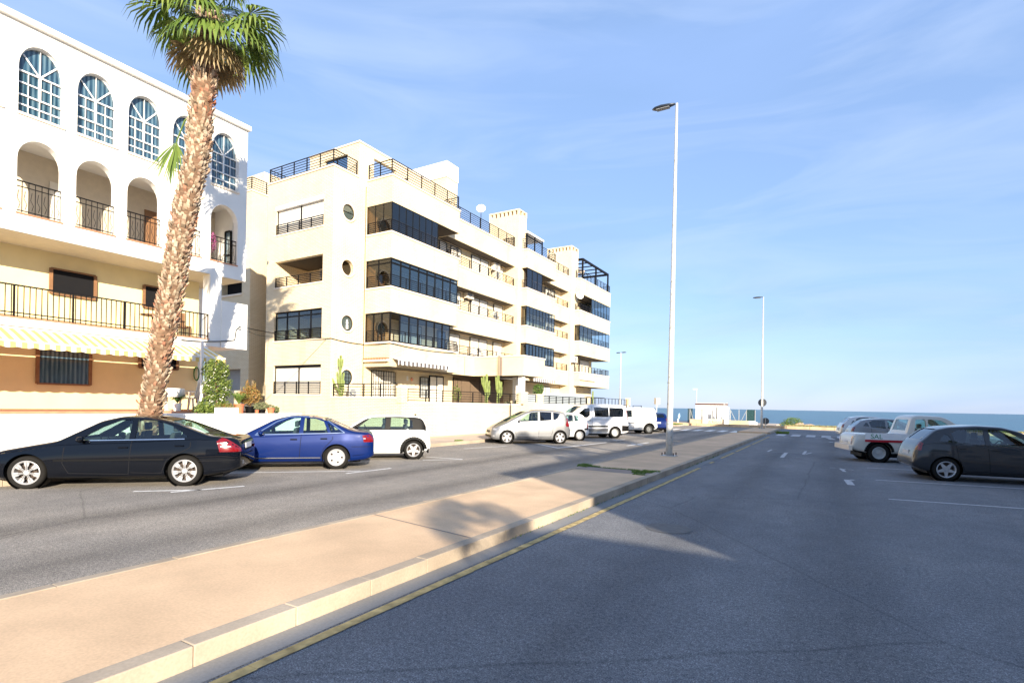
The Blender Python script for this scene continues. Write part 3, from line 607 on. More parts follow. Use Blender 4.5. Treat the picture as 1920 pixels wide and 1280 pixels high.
# awnings fixed to the block
def striped(name, c1, c2, w, axis='Y'):
    t = NT(name); sp = t.node('ShaderNodeSeparateXYZ'); t.l.new(t.coord(), sp.inputs[0]); f = t.math('FRACT', t.math('MULTIPLY', sp.outputs['XYZ'.index(axis)], 1./w)); g_ = t.math('GREATER_THAN', f, .5)
    t.color(t.mix(g_, c1, c2)); t.b.inputs['Roughness'].default_value = .9; return t.m
M['awngrey'] = striped('grey_striped_canvas', (.66,.65,.64), (.10,.09,.095), .34); M['awnyel'] = striped('yellow_striped_canvas', (.78,.76,.66), (.72,.52,.16), .24)
def awning(px0, px1, ypx, X0, drop, out, mat, z1, h):
    a = PX(px0, ypx, X0); b_ = PX(px1, ypx, X0); g = MB(); y0, y1 = a.y, b_.y
    g.add([(X0,y0,z1),(X0,y1,z1),(X0+out,y1,z1-drop),(X0+out,y0,z1-drop),(X0,y0,z1+.02),(X0,y1,z1+.02),(X0+out,y1,z1-drop+.02),(X0+out,y0,z1-drop+.02)], [(0,1,2,3),(7,6,5,4),(0,4,5,1),(1,5,6,2),(2,6,7,3),(3,7,4,0)])
    n = 24; vs = []
    for i in range(n+1): yy = y0+(y1-y0)*i/n; vs += [(X0+out+.012, yy, z1-drop+.02), (X0+out+.012, yy, z1-drop-h-.02*math.cos(i*math.pi))]
    g.add(vs, [(2*i, 2*i+1, 2*i+3, 2*i+2) for i in range(n)]); aw = part(g, 'awning', mat)
    g = MB(); g.tube([(X0+.06,y0,z1+.02),(X0+.06,y1,z1+.02)], .05, 8); g.bar((X0+out,y0,z1-drop),(X0+out,y1,z1-drop),.05,.04); sub(g, 'awning_bar', M['whitepaint'], aw); return aw
awning(735, 832, 690, -19.93, .10, .42, M['awngrey'], 4.16, .25)
a = PX(683, 676, -21.7); g = MB()
g.box(-21.7, -19.93, 20.80, 20.99, 3.98, 4.10); aw = part(g, 'awning', M['coping']); g = MB()
for i in range(9): g.box(-21.65+i*.2, -21.55+i*.2, 20.74, 20.99, 4.10, 4.18)
sub(g, 'awning_bar', M['terra'], aw)
awning(989, 1030, 706, -20.08, .12, .5, M['awngrey'], 4.05, .28)
a = PX(1087, 713, -20.18); b_ = PX(1114, 717, -20.18); g = MB(); g.bar((-20.08, a.y, 4.35), (-20.08, b_.y, 4.35), .14, .11); part(g, 'awning', M['coping'])
# roof pergolas
g = MB(); a = PX(984, 480, -20.3); y0, y1 = 36.4, 39.2
g.box(-22.8, -20.35, y0, y1, 15.25, 15.4); f = part(g, 'roof_shelter', M['whitepaint']); g = MB()
for yy in (y0+.1, (y0+y1)/2, y1-.1): g.box(-20.5,-20.42,yy-.04,yy+.04,13.88,15.25); g.box(-22.7,-22.6,yy-.04,yy+.04,13.4,15.25)
g.box(-22.65,-22.6,y0,y1,13.4,15.2); g.box(-20.5,-20.44,y0,y1,15.0,15.1); sub(g, 'frame', M['black'], f)
g = MB(); zt = 15.75; x0, x1, y0, y1 = -24.0, -20.4, 47.4, 54.2
for (xx, yy) in ((x1,y0),(x1,y1),(x0,y0),(x0,y1),(x1,(y0+y1)/2)): g.box(xx-.07,xx+.07,yy-.07,yy+.07,13.5,zt)
g.box(x0-.07,x1+.07,y0-.075,y0+.075,zt,zt+.2); g.box(x0-.07,x1+.07,y1-.075,y1+.075,zt,zt+.2); g.box(x1-.075,x1+.075,y0+.075,y1-.075,zt,zt+.2); g.box(x0-.075,x0+.075,y0+.075,y1-.075,zt,zt+.2)
for i in range(1, 5): yy = y0+(y1-y0)*i/5; g.box(x0+.075,x1-.075,yy-.03,yy+.03,zt+.04,zt+.14)
f = part(g, 'roof_pergola', M['black']); g = MB(); g.tube([(x0+.6,y0+.25,zt-.05),(x1-1.,y0+2.6,zt-.45)], .22, 10); sub(g, 'rolled_awning', M['coping'], f)
g = MB(); g.box(-22.8, -22.76, 20.66, 20.7, 13.9, 15.25)
glazing((-24.5,20.52), (-22.75,20.52), 13.9, 15.26, 2, M['glass_blue'], .06, name='terrace_window')
g = MB(); g.box(-21.79,-21.74,24.35,25.1,14.35,14.7); part(g, 'vent', M['dark']); g = MB(); g.lathe([(0,.12),(.09,.09),(.08,-.09),(0,-.13)], 8, Matrix.Translation((-21.68,23.95,14.95))); part(g, 'wall_lamp', M['black'])
# ================================================================== WHITE ARCHED BUILDING, NEAR LEFT
XW = -19.7; YN, YF = 1.2, 12.68
W = empty('arcaded_building', (-22, 7, 0), 0, 'white rendered building with arched loggias, blue arched windows and yellow walls below', 'building')
def arch_plate(b, xo, xi, y0, y1, z0, z1, ay0, ay1, az0, azs, rz, n=14):
    """upright plate facing +X with one arched hole: jambs ay0..ay1, spring at azs, rise rz"""
    cy = (ay0+ay1)/2; ry = (ay1-ay0)/2
    arc = [(ay0, az0), (ay0, azs)]+[(cy-ry*math.cos(math.pi*i/n), azs+rz*math.sin(math.pi*i/n)) for i in range(1, n)]+[(ay1, azs), (ay1, az0)]
    for (p, q, r_, s_) in ((y0, ay0, z0, z1), (ay1, y1, z0, z1)): b.box(xi, xo, p, q, r_, s_)
    if az0 > z0: b.box(xi, xo, ay0, ay1, z0, az0)
    top = arc[1:-1]; m = len(top); vs = []
    for x in (xo, xi):
        for (y, z) in top: vs.append((x, y, z))
        for (y, z) in top: vs.append((x, y, z1))
    fs = []
    for i in range(m-1): fs += [(i, i+1, m+i+1, m+i), (2*m+i, 3*m+i, 3*m+i+1, 2*m+i+1), (i, 2*m+i, 2*m+i+1, i+1)]
    b.add(vs, fs); return arc
cols = [(11.29-1.37*i, 12.33-1.37*i) for i in range(8)]
wl = MB(); xi = XW-.28; ringmb = MB()
prev = YF
for i, (a, c) in enumerate(cols):
    lo = (a+cols[i+1][1])/2 if i < 7 else YN; hi = prev
    arch_plate(wl, XW, xi, lo, hi, 6.64, 9.62, a, c, 6.96, 8.50, .62)
    arch_plate(wl, XW, xi, lo, hi, 9.62, 12.3, a, c, 9.80, 11.10, .72)
    prev = lo
wl.box(-26, xi, YN, YF, 12.1, 12.3); wl.box(XW-.5, XW+.14, YN, YF+.06, 12.3, 12.46)          # roof slab and cornice
wl.box(-26, XW, YN, YF, 6.42, 6.64) ; wl.box(-26, xi, YN, YF, 9.3, 9.5)
wl.box(-26, xi, 12.4, YF, 6.64, 12.1) ; wl.box(-26, -25.8, YN, YF, 0, 12.1); wl.box(-26, XW, YN, YN+.25, 0, 12.1)
wl.box(XW-.45, XW, 11.30, 11.74, 3.99, 6.42)      # column
wl.box(-26, XW+.0, YN, 11.72, 3.76, 3.99) ; wl.box(XW-.16, XW+.03, 11.74, 12.77, 3.76, 5.52); wl.box(-26,XW-.16,11.74,12.6,3.76,3.99)
wl.box(-26, -22.5, 12.0, 12.6, 1.3, 6.42)
part(wl, 'wall', M['white'], W)
g = MB(); g.box(-25.8, -21.5, YN+.25, 11.9, 1.3, 3.76); g.box(-25.8, -21.5, YN+.25, 11.9, 3.99, 6.42); part(g, 'lower_wall', M['yellow'], W)
g = MB(); g.box(-25.8, -21.35, YN+.25, 12.4, 6.64, 9.3); part(g, 'loggia_wall', M['ceil'], W)
g = MB(); g.box(xi-.06, xi+.0, YN+.3, 12.3, 11.98, 12.09); g.box(-25.7, XW-.03, YN+.05, YF-.03, 6.408, 6.419); part(g, 'ceiling', M['ceil'], W)
# arched windows, top floor
for i, (a, c) in enumerate(cols):
    cy = (a+c)/2; ry = (c-a)/2; x = XW-.16; arc = [(a, 9.80), (a, 11.10)]+[(cy-ry*math.cos(math.pi*k/14), 11.10+.72*math.sin(math.pi*k/14)) for k in range(1, 14)]+[(c, 11.10), (c, 9.80)]
    g = MB(); g.poly([(x-.02, y, z) for (y, z) in arc][::-1]); gl = part(g, 'arched_window', M['glass_curtain'], W)
    g = MB()
    for k in range(len(arc)): p, q = arc[k], arc[(k+1) % len(arc)]; g.bar((x, *p), (x, *q), .042, .05)
    for (p, q, w_) in (((a,11.02),(c,11.02),.05),((a,10.35),(c,10.35),.05),((cy,10.35),(cy,11.02),.055),((a+ry*.5,9.8),(a+ry*.5,11.0),.011),((c-ry*.5,9.8),(c-ry*.5,11.0),.011),((a,10.70),(c,10.70),.011),((cy,9.8),(cy,10.35),.011),((a,10.08),(c,10.08),.011),
                       ((cy,11.02),(cy,11.8),.012),((cy,11.02),(a+.14,11.5),.012),((cy,11.02),(c-.14,11.5),.012)): g.bar((x+.008, *p), (x+.008, *q), w_, .04)
    sub(g, 'frame', M['whitepaint'], gl)
    g = MB(); g.box(XW-.02, XW+.05, a-.03, c+.03, 9.72, 9.79); part(g, 'sill', M['coping'], W)
    # loggia: railing with curved bars, blind, tiled sill
    g = MB(); x = XW-.1; zt = 7.90
    g.box(x-.02, x+.02, a, c, zt-.03, zt); g.box(x-.015, x+.015, a, c, 7.72, 7.74); g.box(x-.015, x+.015, a, c, 7.04, 7.06)
    for k in range(8): y = a+(c-a)*k/7; g.box(x-.008, x+.008, y-.008, y+.008, 6.98, zt-.03)
    for k in range(7):
        y = a+(c-a)*(k+.5)/7; g.tube([(x, y, 7.10), (x+.02, y+.03, 7.25), (x, y-.03, 7.4), (x, y+.0, 7.62)], .007, 4)
    part(g, 'railing', M['rail'], W)
    g = MB(); g.box(XW-.3, XW+.035, a-.02, c+.02, 6.93, 6.965); part(g, 'tiled_sill', M['tile'], W)
    if i in (0, 1, 3, 5):
        g = MB(); g.box(-21.345, -21.3, a-.1, a+.55, 6.7, 8.6); part(g, 'roller_shutter', (M['shutter'], M['wood'])[i == 1], W)
# bright arched recess with a black framed window in the end wall of the last loggia
p0 = PY(423, 440, 12.385).x; p1 = -20.55; g = MB(); g.box(p0-.05, p1+.45, 12.375, 12.39, 6.7, 8.95); o = part(g, 'end_panel', M['white'], W); g = MB(); g.box(p0+.06, p1+.3, 12.36, 12.372, 6.75, 8.35); sub(g, 'loggia_window', M['glass_curtain'], o); g = MB()
for (a_, b_) in (((p0+.06,6.75),(p0+.06,8.38)),((p0+.42,6.75),(p0+.42,8.38)),((p0+.06,8.38),(p1+.3,8.38)),((p0+.06,7.45),(p1+.3,7.45))): g.bar((a_[0], 12.35, a_[1]), (b_[0], 12.35, b_[1]), .06)
sub(g, 'frame', M['black'], o)
# first floor balcony
g = MB(); y0, y1 = YN+.3, 11.3; x = XW-.08; g.box(x-.025, x+.025, y0, y1, 4.90, 4.94); g.box(x-.02, x+.02, y0, y1, 4.13, 4.16); y = y1
while y > y0: g.box(x-.01, x+.01, y-.01, y+.01, 4.0, 4.9); y -= .135
y = y1
while y > y0: g.box(x-.022, x+.022, y-.022, y+.022, 4.0, 4.92); y -= 1.37
part(g, 'railing', M['rail'], W)
g = MB(); g.box(XW-.6, XW+.03, YN+.3, 11.3, 3.992, 4.02); part(g, 'tiled_sill', M['tile'], W)
def wwin(y0, y1, z0, z1, mat):
    g = MB(); g.box(-21.49, -21.45, y0, y1, z0, z1); o = part(g, 'window', mat, W); g = MB()
    for (p, q) in (((y0,z0),(y0,z1)),((y1,z0),(y1,z1)),((y0,z1),(y1,z1)),((y0,z0),(y1,z0))): g.bar((-21.44, *p), (-21.44, *q), .09, .05)
    sub(g, 'frame', M['wood'], o)
wwin(9.9, 11.0, 5.1, 5.9, M['dark']); wwin(7.2, 8.4, 5.1, 5.9, M['dark']); wwin(9.8, 11.1, 2.9, 3.4, M['dark'])
g = MB(); g.box(-21.49, -21.45, 4.2, 5.2, 4.0, 6.1); part(g, 'balcony_door', M['wood'], W)
wwin(6.9, 8.3, 2.2, 3.3, M['glass_curtain']); wwin(2.3, 3.6, 2.2, 3.3, M['glass_curtain']); g = MB(); g.box(-21.49, -21.44, 4.7, 5.7, 1.4, 3.45); part(g, 'terrace_door', M['wood'], W)
# yellow striped awning along the ground floor
y0, y1 = 2.0, 11.24; X0 = XW-.02; out = 1.15
g = MB(); n = 78; vs = []
for i in range(n+1):
    y = y0+(y1-y0)*i/n; vs += [(X0, y, 3.72), (X0+out*.5, y, 3.50), (X0+out, y, 3.26), (X0+out+.01, y, 3.10-.035*abs(math.sin(i*math.pi/3)))]
g.add(vs, [(4*i+k, 4*i+k+1, 4*i+k+5, 4*i+k+4) for i in range(n) for k in range(3)])
g.add([(X0,y1,3.72),(X0+out,y1,3.26),(X0+out,y1,3.10),(X0,y1,3.60)], [(0,1,2,3)])
aw = part(g, 'awning', M['awnyel'], W)
g = MB(); g.bar((X0+out,y0,3.25),(X0+out,y1,3.25),.05); g.tube([(X0+.05,y0,3.68),(X0+.05,y1,3.68)], .05, 8); sub(g, 'awning_bar', M['whitepaint'], aw)
# round meter box and cable bracket on the white balcony end
g = MB(); g.lathe([(0,.06),(.05,.06),(.07,0)], 14, ringX(XW+.03, 12.45, 4.55)); part(g, 'junction_box', M['grey'], W)
# terrace and its retaining wall
g = MB(); g.box(-26, -17.02, -4, 13.3, -.05, 1.335); tag(part_o := g.build('terrace_wall', M['white'], bevel=.01), 'low white retaining wall of the terrace behind the black and blue cars', 'wall')
g = MB(); g.box(-21.5, -17.9, -3.9, 12.2, 1.338, 1.40); tag(g.build('terrace_step', M['tile']), 'red tiled terrace floor under the yellow awning', 'terrace')
# ================================================================== GARDEN WALLS OF THE BLOCK
gw = empty('garden_wall', (-19, 19, 0), 0, 'yellow brick garden wall with black rail in front of the block, behind the white hatchback', 'wall')
XF = -17.0
g = MB(); g.box(-21.78, XF-.25, 18.72, 18.95, -.05, 1.99); g.box(XF-.25, XF, 18.72, 30.2, -.05, 1.79); g.box(XF-.28, XF+.02, 18.69, 19.12, 1.79, 2.50)
g.box(-21.78, XF-.25, 18.95, 30.2, -.05, 1.5)
part(g, 'wall', M['brick'], gw); g = MB(); g.box(-21.78, XF-.28, 18.69, 18.98, 1.99, 2.07); g.box(XF-.30, XF+.045, 18.665, 19.15, 2.50, 2.58); g.box(XF-.28, XF+.03, 19.12, 30.2, 1.79, 1.865); part(g, 'coping', M['coping'], gw)
rail([(-21.7,18.82),(XF-.35,18.82)], 2.07, .62, gw, nb=5, sp=1.1); rail([(XF-.12,19.25),(XF-.12,30.1)], 1.865, .60, gw, nb=5, sp=1.3)
g = MB(); q = PX(957.5, 780, XF+.002); g.box(XF, XF+.004, q.y-.06, q.y+.06, -.0, 1.78); part(g, 'expansion_joint', M['slab'], gw)
gp = empty('entrance_gateway', (-17.5, 31, 0), 0, 'pale brick gateway with two capped pillars and a grey gate under the porch', 'gateway')
def yx(px, y=720): return PX(px, y, XF).y
ys = [yx(976), yx(989), yx(1007.6), yx(1018.5)]
g = MB(); g.box(XF-.3, XF+.03, ys[0], ys[1], -.05, 2.58); g.box(XF-.3, XF+.03, ys[2], ys[3], -.05, 2.5); g.box(XF-.2, XF-.02, ys[1], ys[2], -.05, 2.0); part(g, 'pillar', M['brick'], gp)
g = MB(); g.box(XF-.33, XF+.06, ys[0]-.03, ys[1]+.03, 2.58, 2.65); g.box(XF-.33, XF+.06, ys[2]-.03, ys[3]+.03, 2.5, 2.57); part(g, 'pillar_cap', M['coping'], gp)
g = MB(); g.box(XF-.14, XF-.1, ys[1], ys[2], 2.0, 2.55); f = part(g, 'gate_screen', M['greypanel'], gp); rail([(XF-.08, ys[1]+.02),(XF-.08, ys[2]-.02)], 2.0, .52, gp, nb=4, sp=2)
g2 = empty('garden_wall', (-17, 42, 0), 0, 'white garden wall with grey screens behind its rail, running past the parked vans', 'wall')
YE2 = 51.8; g = MB(); g.box(XF-.25, XF, ys[3], YE2, -.05, 1.86); g.box(-24, XF-.25, YE2-.25, YE2, -.05, 1.86); g.box(XF-.3, XF+.03, YE2-.3, YE2+.12, 1.86, 2.62); g.box(-21.78, XF-.25, ys[3], YE2-.25, -.05, 1.4); part(g, 'wall', M['brick'], g2)
g = MB(); g.box(XF-.28, XF+.03, ys[3], YE2+.03, 1.86, 1.93); g.box(XF-.33, XF+.06, YE2-.33, YE2+.15, 2.62, 2.69); part(g, 'coping', M['coping'], g2)
yg = yx(1102, 745); g = MB(); g.box(XF-.2, XF-.17, ys[3]+.05, yg, 1.93, 2.5); g.box(XF-.45, XF-.42, ys[3]+1.6, yg+.3, 2.3, 2.72); part(g, 'grey_screen', M['greypanel'], g2)
rail([(XF-.12, ys[3]+.1),(XF-.12, yg)], 1.93, .56, g2, nb=5, sp=1.15); rail([(XF-.12, yg+.1),(XF-.12, YE2-.4)], 1.93, .6, g2, nb=2, sp=.85); rail([(XF-2.5, yg+.1),(XF-2.5, YE2-.4)], 1.93, .75, g2, nb=2, sp=1.1)
# ------------------------------------------------------------------ air conditioners, dishes, cables
def aircon(loc, label, group='air conditioners on the block'):
    t = empty('air_conditioner', loc, 0, label, 'air conditioner', group)
    def P(b, n, m, par=t): o = b.build(n, m, par); return o
    g = MB(); g.box(0, .32, -.4, .4, 0, .6); g.build('case', M['acbeige'], t, bevel=.02)
    g = MB(); g.lathe([(.05,0),(.23,0),(.23,.02),(.05,.02)], 22, Matrix.Translation((.32,-.1,.3)) @ Matrix.Rotation(math.pi/2, 4, 'Y')); g.build('fan_grille', M['grey'], t)
    g = MB(); g.box(0,.3,-.34,-.30,-.06,0); g.box(0,.3,.30,.34,-.06,0); g.box(0,.03,-.34,-.30,-.25,-.06); g.box(0,.03,.30,.34,-.25,-.06); g.box(0,.03,-.30,.30,-.05,-.01); g.build('bracket', M['rail'], t); return t
def at_inner(px, py): p = PX(px, py, -21.45); return (-21.74, p.y, p.z-.3)
for (px, py, lb) in ((932,501,'beige air conditioner high on the wall of the top recessed balcony'),(934,516,'pale air conditioner behind the rail, directly below another on the top balcony'),
        (882,552,'beige air conditioner on brackets beside the corner bay, third floor'),(930,592,'pale air conditioner standing low behind the third floor rail'),
        (1080,674,'beige air conditioner at the second floor beside the last balcony')):
    if px > 1000:
        p = PX(px, py, -20.4); aircon((-20.73, p.y, p.z-.3), lb)
    else: aircon(at_inner(px, py), lb)
t = aircon((-23.1, 20.2, 8.25), 'beige air conditioner hanging in the open loggia of the end wall'); t.rotation_euler = (0, 0, -math.pi/2); q = PY(585, 507, 20.6); t.location = (-24.6, 20.86, 8.72)
t = aircon((-21.75, PX(660,733,-21.6).y, 1.95), 'small grey appliance on the corner terrace beside the lowest round window', None)
if 'group' in t: del t['group']
def dish(loc, mast, r, rz, label, wallm=False):
    t = empty('satellite_dish', loc, rz, label, 'satellite dish')
    if mast: g = MB(); g.tube([(0,0,-mast),(0,0,.1)], .022, 8); g.build('mast', M['rail'], t)
    else: g = MB(); g.tube([(-.3,0,-.2),(0,0,-.05),(0,0,.0)], .02, 8); g.build('mast', M['rail'], t)
    g = MB(); pr = [(r*k/6, .10*(k/6)**2) for k in range(7)]+[(r, .115), (r*.5, .04), (0, .015)]
    g.lathe([(max(a, 0), b_) for a, b_ in pr], 28, Matrix.Translation((.03,0,.12)) @ Matrix.Rotation(math.radians(72), 4, 'Y')); g.build('reflector', M['whitepaint'], t, smooth=True)
    g = MB(); g.tube([(.05,0,-.22),(.45,0,.22)], .012, 6); g.box(.40,.5,-.03,.03,.19,.29); g.build('feed_arm', M['grey'], t)
p = PX(902, 396, -21.5); dish((-21.5, p.y, p.z), p.z-13.4, .33, math.radians(-60), 'white satellite dish on a thin mast above the roof rail')
p = PX(1086, 557, -20.35); dish((-20.35, p.y, p.z), 0, .38, math.radians(-40), 'white satellite dish fixed beside the last top floor balcony')
def cable(name, pts, r, label):
    g = MB(); P = [Vector(p) for p in pts]; out = []
    for i in range(len(P)-1):
        for k in range(8):
            t_ = k/8; q = P[i].lerp(P[i+1], t_); q.z -= .10*math.sin(t_*math.pi)*min(1, (P[i+1]-P[i]).length/6); out.append(q)
    out.append(P[-1]); g.tube(out, r, 5); return tag(g.build(name, M['black']), label, 'cable')
c0 = PX(449, 612, XW+.05); c1 = PY(612, 634.5, YE-.05)
cable('cable', [PX(340,637,XW+.05), PX(400,640,XW+.05), PX(440,637.5,XW+.05), PX(443,618,XW+.05), c0, c1, (-21.75, YE-.03, c1.z), (-21.74, 20.9, c1.z-.08), (-19.9, 20.96, 4.93), (-19.9, 26.8, 4.93)], .018, 'black cable from the white balcony across the gap and along the block')
cable('cable', [(c0.x, c0.y, c0.z-.02), PY(504, 630.5, YE-.05), PY(612, 635.8, YE-.04)], .012, 'thin lower cable strung under the thicker one between the two buildings')
# ================================================================== PLANTS
def leafcloud(b, c, rad, n, size, seed, flat=1., shape=None):
    r = random.Random(seed); c = Vector(c)
    for i in range(n):
        while 1:
            d = Vector((r.uniform(-1,1), r.uniform(-1,1), r.uniform(-1,1)))
            if d.length <= 1: break
        d = d*(d.length**-.45 if d.length > 0 else 1); wob = 1+.22*math.sin(d.x*7+seed)*math.cos(d.z*6+d.y*5)
        p = c+Vector((d.x*rad[0], d.y*rad[1], d.z*rad[2]))*wob
        n_ = Vector((r.gauss(0,1), r.gauss(0,1), r.gauss(0,1))).normalized(); u_ = n_.orthogonal().normalized(); v_ = n_.cross(u_); s = size*r.uniform(.55, 1.3)
        b.add([p-u_*s, p-v_*s*.45, p+u_*s, p+v_*s*.45], [(0,1,2,3)])
def shrub(name, loc, label, cat, parts, potspec=None, group=None):
    t = empty(name, loc, 0, label, cat, group)
    for (pn, mat, clouds) in parts:
        g = MB()
        for cl in clouds: leafcloud(g, *cl)
        g.build(pn, mat, t)
    if potspec:
        kind, mat, r0, r1, h = potspec; g = MB()
        if kind == 'round': g.lathe([(0,0),(r0,0),(r1,h*.86),(r1*1.1,h*.86),(r1*1.1,h),(r1*.9,h),(r1*.85,h*.9),(0,h*.9)], 20)
        else: g.box(-r0, r0, -r1, r1, 0, h)
        g.build('pot' if kind == 'round' else 'trough', mat, t, bevel=.01 if kind != 'round' else 0)
    return t
def stem(t, pts, r, mat='wood', name='stem'):
    g = MB(); g.tube(pts, r, 6); return g.build(name, M[mat], t)
def wl_(px, X=-17.25, z=1.335):          # a spot on top of the white wall seen at picture column px
    return Vector((X, PX(px, 765, X).y, z))
p = wl_(408, -17.6); t = shrub('climbing_jasmine', p, 'tall green climber with small white flowers reaching up to the awning', 'climbing plant',
   [('foliage', M['vine'], [((-.1,-.1,.25),(.25,.50,.3),1100,.045,1),((-.1,.0,.85),(.26,.40,.5),1700,.045,2),((-.1,-.02,1.45),(.26,.42,.35),1500,.045,3),((-.05,.3,.9),(.15,.22,.5),420,.04,4),((0,-.42,.12),(.25,.35,.16),700,.05,5)]),
    ('flower', M['flower'], [((.08,-.1,.9),(.25,.44,.72),150,.026,6)])])
stem(t, [(-.1,0,0),(-.12,.05,.6),(-.1,-.05,1.3),(-.1,0,1.75)], .03)
g = MB(); g.tube([(-.35,-.35,0),(-.35,-.35,2.4)], .05, 10); g.build('support_post', M['whitepaint'], t)
p = wl_(425); t = shrub('planter', p, 'long white trough of low trailing plants on the wall beside the climber', 'planter', [('foliage', M['redleaf'], [((0,0,.24),(.12,.36,.09),300,.03,11)]), ('foliage', M['vine'], [((0,-.1,.26),(.12,.3,.09),260,.03,12)])], ('box', M['white'], .13, .34, .2))
p = wl_(448); t = shrub('potted_plant', p, 'spiky grass plant in a tall ribbed terracotta pot on the wall', 'potted plant', [], ('round', M['terra'], .13, .16, .32))
g = MB(); r = random.Random(3)
for i in range(170):
    a = r.uniform(0, 6.28); l = r.uniform(.25, .55); d = Vector((math.cos(a), math.sin(a), 0)); s = Vector((-d.y, d.x, 0))*.008; q = Vector((0,0,.3))
    g.add([q-s, q+s, q+d*l*.45+Vector((0,0,l*.75))+s, q+d*l*.45+Vector((0,0,l*.75))-s, q+d*l+Vector((0,0,l*.55))], [(0,1,2,3),(3,2,4)])
g.build('foliage', M['grassleaf'], t)
p = wl_(469, -17.45); t = shrub('potted_shrub', p, 'large orange and red leaved shrub in a dark pot on the wall', 'potted shrub', [('foliage', M['redleaf'], [((0,0,.62),(.34,.36,.30),1500,.035,21),((.05,-.2,.48),(.2,.18,.2),420,.035,22),((0,-.12,.98),(.06,.06,.2),140,.03,23),((0,.14,.95),(.07,.06,.18),130,.03,24)])], ('round', M['plastic'], .13, .16, .24))
stem(t, [(0,0,.2),(.02,0,.45),(0,.04,.7)], .02)
p = wl_(491); t = shrub('potted_plant', p, 'grey green bushy plant in a low dark pot, right of the red shrub', 'potted plant', [('foliage', M['greyleaf'], [((0,0,.26),(.18,.30,.13),750,.026,31)])], ('round', M['plastic'], .1, .13, .14))
p = wl_(482, -17.12); shrub('potted_plant', p, 'very small terracotta pot with grey sprigs in front of the grey bush', 'potted plant', [('foliage', M['greyleaf'], [((0,0,.2),(.09,.1,.06),120,.022,33)])], ('round', M['terra'], .045, .06, .12))
p = wl_(508, -17.12); shrub('potted_plant', p, 'round orange terracotta pot with a pale plant near the end of the wall', 'potted plant', [('foliage', M['greyleaf'], [((0,-.05,.24),(.13,.18,.08),300,.024,34)])], ('round', M['terra'], .09, .125, .19))
p = wl_(518); shrub('potted_plant', p, 'compact dark green plant at the very end of the white wall', 'potted plant', [('foliage', M['leaf'], [((0,0,.13),(.1,.12,.12),420,.024,35)])], ('round', M['plastic'], .05, .06, .06))
# loggia flowers and hose
p = PX(399, 453, XW-.1); t = empty('hanging_basket', p, 0, 'magenta flowers hanging inside the rail of the arched loggia', 'flowers'); g = MB(); leafcloud(g, (-.0,0,0), (.1,.12,.36), 520, .03, 41); g.build('foliage', M['magenta'], t)
g = MB()
for k in range(7): g.tube([(-.02*k*.3, .10*math.sin(a), .26*math.cos(a)+.004*k) for a in [2*math.pi*i/16 for i in range(17)]], .014, 6)
p = PX(369, 701, -21.42); o = g.build('garden_hose', plain('green_hose', (.04,.17,.03), .5), smooth=True); o.location = p; tag(o, 'green garden hose coiled on the yellow wall under the awning', 'hose')
# terrace furniture --------------------------------------------------------------
def plastic_chair(loc, rz, label, mat):
    t = empty('garden_chair', loc, rz, label, 'chair')
    g = MB(); g.box(-.25,.25,-.24,.24,.40,.44); g.build('seat', mat, t, bevel=.015)
    g = MB(); g.prism([(-.24,.24,.44),(.24,.24,.44),(.20,.36,.98),(.0,.40,1.04),(-.20,.36,.98)], (0,.03,0)); g.build('backrest', mat, t, bevel=.01)
    for (sx, sy) in ((-1,-1),(1,-1),(-1,1),(1,1)): g = MB(); g.bar((sx*.27,sy*.26,0),(sx*.22,sy*.2,.41),.045); g.build('leg', mat, t)
    for sx in (-1, 1): g = MB(); g.box(sx*.27-.025,sx*.27+.025,-.22,.28,.64,.67); g.bar((sx*.27,-.2,.42),(sx*.27,-.2,.65),.03); g.build('armrest', mat, t)
cw = plain('white_resin', (.78,.75,.68), .5, var=.03)
q = PX(358, 745, -18.8); plastic_chair((-18.8, q.y, 1.40), math.radians(-60), 'white garden chair draped with a cloth in the sun on the terrace', cw)
q = PX(374, 745, -20.2); plastic_chair((-20.2, q.y, 1.40), math.radians(30), 'greyish garden chair in the shade behind the white one', plain('grey_resin', (.42,.38,.31), .6))
t = empty('garden_table', (-18.7, 9.35, 1.40), 0, 'round garden table under a white cloth beneath the awning', 'table')
g = MB(); g.lathe([(.0,.74),(.5,.74),(.52,.72),(.55,.45),(.53,.45),(.5,.70),(0,.70)], 26); g.build('tablecloth', cw, t, smooth=True)
g = MB(); g.lathe([(.22,0),(.05,.05),(.04,.72)], 12); g.build('leg', cw, t)
t = empty('potted_plant', (-18.25, PX(333,740,-18.25).y, 1.40), 0, 'small arching green plant in a pale pot on the terrace, leftmost', 'potted plant'); g = MB(); r = random.Random(9)
for i in range(50):
    a = r.uniform(0, 6.28); l = r.uniform(.2, .42); d = Vector((math.cos(a), math.sin(a), 0)); s = Vector((-d.y, d.x, 0))*.02; q = Vector((0,0,.25)); g.add([q-s*.3, q+s*.3, q+d*l*.5+Vector((0,0,l*.7))+s, q+d*l*.5+Vector((0,0,l*.7))-s, q+d*l+Vector((0,0,l*.4))], [(0,1,2,3),(3,2,4)])
g.build('foliage', M['leaf'], t); g = MB(); g.lathe([(0,0),(.1,0),(.13,.25),(0,.25)], 16); g.build('pot', cw, t)
t = empty('balcony_chair', (-20.3, 10.6, 4.0), 0, 'dark rattan chair behind the railing of the yellow balcony', 'chair'); g = MB(); g.box(-.25,.25,-.25,.25,.38,.44); g.build('seat', M['wood'], t); g = MB(); g.box(-.25,-.2,-.25,.25,.44,.95); g.build('backrest', M['wood'], t)
for (sx, sy) in ((-1,-1),(1,-1),(-1,1),(1,1)): g = MB(); g.bar((sx*.22,sy*.22,0),(sx*.22,sy*.22,.38),.03); g.build('leg', M['wood'], t)
